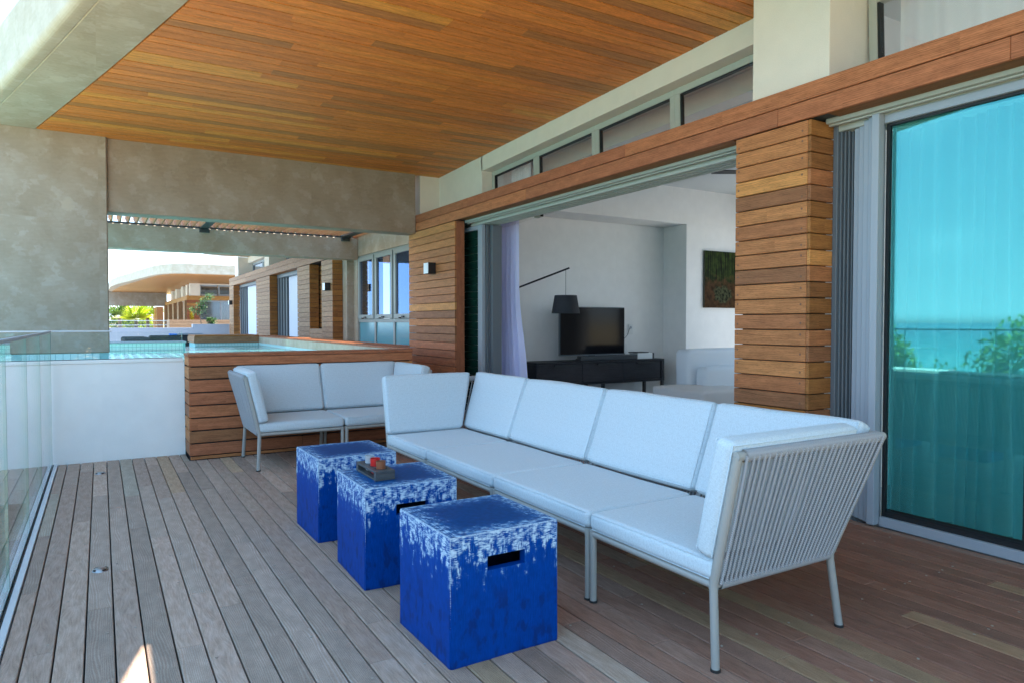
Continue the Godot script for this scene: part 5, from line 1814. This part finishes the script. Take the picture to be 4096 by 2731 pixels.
# ------------------------------------------------------------------ blue stools
func make_stool(at: Vector3, turn: float, var_a: int, label: String) -> void:
	var t := thing("stool", label, "stool", at, "blue cube stools in front of the long sofa")
	t.rotation.y = turn
	org = Vector3.ZERO
	var w := 0.238
	var h := 0.48
	var e := 0.009
	var fn := noise(3.0, FastNoiseLite.TYPE_SIMPLEX_SMOOTH, 2, int(at.z * 100.0) + 700)
	# hand-hole on the two faces that look along the deck; faces are slightly uneven
	for f in 4:
		var a := PI / 2 * f
		X = Transform3D(Basis(Vector3.UP, a), Vector3.ZERO)
		var s := S()
		var hole := f % 2 == 0
		var us := [-w, -w + e]
		var vs := [0.0, 0.012]
		var n := 14
		for i in range(1, n):
			us.append(lerpf(-w + e, w - e, float(i) / n))
		us.append_array([w - e, w])
		for i in range(1, n):
			vs.append(lerpf(0.012, h - e, float(i) / n))
		vs.append_array([h - e, h])
		var hx0 := -0.083
		var hx1 := 0.080
		var hy0 := 0.335
		var hy1 := 0.388
		if hole:
			us.append_array([hx0, hx1])
			vs.append_array([hy0, hy1])
			us.sort()
			vs.sort()
		var P := func(u: float, v: float) -> Vector3:
			var inset := 0.0
			if absf(u) > w - e * 0.5: inset = e * 0.6
			if v > h - e * 0.5: inset += e * 0.5
			var wob := fn.get_noise_2d(u * 1.3 + f * 9.0, v * 1.3) * 0.0022
			return Vector3(clampf(u, -w + inset * 0.4, w - inset * 0.4), minf(v, h - 0.001), w - inset + wob)
		for i in us.size() - 1:
			for j in vs.size() - 1:
				var u0: float = us[i]
				var u1: float = us[i + 1]
				var v0: float = vs[j]
				var v1: float = vs[j + 1]
				var um := (u0 + u1) / 2
				var vm := (v0 + v1) / 2
				if hole and um > hx0 and um < hx1 and vm > hy0 and vm < hy1:
					continue
				if u1 - u0 < 0.00001 or v1 - v0 < 0.00001:
					continue
				var nn := Vector3(0, 0, 1)
				var p := [P.call(u0, v0), P.call(u1, v0), P.call(u1, v1), P.call(u0, v1)]
				var uv := []
				for c in [[u0, v0], [u1, v0], [u1, v1], [u0, v1]]:
					uv.append(Vector2((c[0] / w + 1.0) / 2.0, 1.0 - c[1] / h))
				quad(s, p, [nn, nn, nn, nn], uv)
		if hole:
			# thickness of the wall round the hand-hole
			var zi := w - 0.035
			for g in [[Vector2(hx0, hy0), Vector2(hx1, hy0), Vector3(0, 1, 0)], [Vector2(hx0, hy1), Vector2(hx1, hy1), Vector3(0, -1, 0)], [Vector2(hx0, hy0), Vector2(hx0, hy1), Vector3(1, 0, 0)], [Vector2(hx1, hy0), Vector2(hx1, hy1), Vector3(-1, 0, 0)]]:
				var nn: Vector3 = g[2]
				var q0: Vector3 = P.call(g[0].x, g[0].y)
				var q1: Vector3 = P.call(g[1].x, g[1].y)
				quad(s, [q0, q1, Vector3(q1.x, q1.y, zi), Vector3(q0.x, q0.y, zi)], [nn, nn, nn, nn], [Vector2(0.5, 0.8), Vector2(0.5, 0.8), Vector2(0.5, 0.8), Vector2(0.5, 0.8)])
		part(t, "side", s, M.stool_side[(f + var_a) % 3])
	X = Transform3D.IDENTITY
	var s := S()
	var k := w - e * 0.45
	var n := 10
	for i in n:
		for j in n:
			var p := []
			var uv := []
			for c in [[i, j], [i + 1, j], [i + 1, j + 1], [i, j + 1]]:
				var u := lerpf(-k, k, float(c[0]) / n)
				var v := lerpf(-k, k, float(c[1]) / n)
				var edge: bool = c[0] == 0 or c[1] == 0 or c[0] == n or c[1] == n
				p.append(Vector3(u, h - (0.0012 if edge else 0.0) + fn.get_noise_2d(u * 1.2 + 40.0, v * 1.2) * 0.001, v))
				uv.append(Vector2(float(c[0]) / n, float(c[1]) / n))
			quad(s, p, [Vector3.UP, Vector3.UP, Vector3.UP, Vector3.UP], uv)
	part(t, "top", s, M.stool_top)
	s = S()
	# hollow inside
	for f in 4:
		X = Transform3D(Basis(Vector3.UP, PI / 2 * f), Vector3.ZERO)
		var zi := w - 0.036
		if f % 2 == 1:
			box(s, Vector3(-zi, 0.0, zi - 0.004), Vector3(zi, h - 0.03, zi))
	X = Transform3D.IDENTITY
	box(s, Vector3(-w + 0.036, h - 0.03, -w + 0.036), Vector3(w - 0.036, h - 0.026, w - 0.036))
	box(s, Vector3(-w + 0.036, 0.001, -0.05), Vector3(w - 0.036, h - 0.03, -0.046))
	part(t, "hollow", s, M.stool_in)

func build_stools() -> void:
	make_stool(Vector3(1.298, 0, -2.455), 0.012, 0, "nearest blue cube stool with white scuffed edges and full hand-hole showing")
	make_stool(Vector3(1.286, 0, -3.318), -0.02, 1, "middle blue cube stool carrying the dark candle holder")
	make_stool(Vector3(1.281, 0, -4.138), 0.015, 2, "farthest blue cube stool, behind the candle holder")
	# candle holder: hollow bar with three cups
	var at := Vector3(1.187, 0.48, -3.345)
	var t := thing("candle_holder", "dark metal bar holding three votive cups on the middle blue stool", "candle holder", at)
	var m := mat(0.055, 0.058, 0.062, 0.5)
	var s := S()
	box(s, Vector3(1.138, 0.481, -3.495), Vector3(1.238, 0.490, -3.198), 0.0015)
	box(s, Vector3(1.138, 0.516, -3.495), Vector3(1.238, 0.528, -3.198), 0.0015)
	part(t, "bar", s, m)
	for z in [-3.495, -3.226]:
		part(t, "end_block", one(Vector3(1.1385, 0.4905, z), Vector3(1.2375, 0.5155, z + 0.0275), 0.001), m)
	s = S()
	for z in [-3.262, -3.345, -3.428]:
		lathe(s, [Vector2(0.027, 0.5283), Vector2(0.029, 0.5292), Vector2(0.031, 0.5283)], Vector3(1.188, 0, z), 24)
	part(t, "rims", s, M.black)
	var cups := [["frosted grey votive cup in the candle holder, farthest of the three", Color(0.36, 0.38, 0.42), -3.428], ["bright red votive cup in the middle of the candle holder", Color(0.55, 0.012, 0.012), -3.345], ["brown amber votive cup in the candle holder, nearest the camera", Color(0.22, 0.075, 0.035), -3.262]]
	for c in cups:
		org = Vector3(1.188, 0.492, c[2])
		s = S()
		lathe(s, [Vector2(0.0, 0.0), Vector2(0.019, 0.0), Vector2(0.0225, 0.02), Vector2(0.0245, 0.074), Vector2(0.0225, 0.074), Vector2(0.0205, 0.02), Vector2(0.018, 0.012), Vector2(0.0, 0.012)], org, 28)
		var cm := mat(c[1].r, c[1].g, c[1].b, 0.35)
		cm.backlight_enabled = true
		cm.backlight = Color(0.35, 0.35, 0.35)
		solo("votive_cup", s, cm, c[0], "votive cup", org, "votive cups in the candle holder")

# ------------------------------------------------------------------ wall lights, deck lights
func sconce(x: float, y: float, z: float, label: String) -> void:
	var t := thing("wall_light", label, "wall light", Vector3(x, y, z), "square wall lights on timber columns")
	part(t, "housing", one(Vector3(x - 0.108, y - 0.075, z - 0.075), Vector3(x - 0.001, y + 0.075, z + 0.075), 0.004), M.black)
	part(t, "diffuser", one(Vector3(x - 0.116, y - 0.071, z - 0.071), Vector3(x - 0.1085, y + 0.071, z + 0.071), 0.002), M.diffuser)

func build_small() -> void:
	sconce(3.870, 1.976, -8.545, "black square wall light with pale front on the timber column left of the open door")
	sconce(3.869, 1.95, -13.47, "black square wall light beside the slatted niche of the second villa")
	sconce(3.869, 1.93, -25.10, "tiny wall light on the farthest column of the second villa")
	var i := 0
	for p in [Vector3(0.06, 0.002, -3.70), Vector3(0.045, 0.002, -6.55)]:
		var at: Vector3 = p
		at = [Vector3(-0.018, 0.001, -4.03), Vector3(-0.018, 0.001, -6.64)][i]
		var t := thing("deck_light", ["domed steel deck light with four slots, nearer of the two in the deck", "domed steel deck light close to the white parapet wall"][i], "deck light", at, "steel lights set in the deck")
		var s := S()
		lathe(s, [Vector2(0.038, 0.0), Vector2(0.037, 0.003), Vector2(0.028, 0.010), Vector2(0.014, 0.014), Vector2(0.0, 0.015)], at, 24)
		part(t, "cap", s, M.inox)
		for k in 4:
			s = S()
			X = Transform3D(Basis(Vector3.UP, PI / 2 * k + 0.6), at)
			box(s, Vector3(0.021, 0.004, -0.009), Vector3(0.0345, 0.0105, 0.009), 0.002)
			X = Transform3D.IDENTITY
			part(t, "slot", s, M.black)
		i += 1
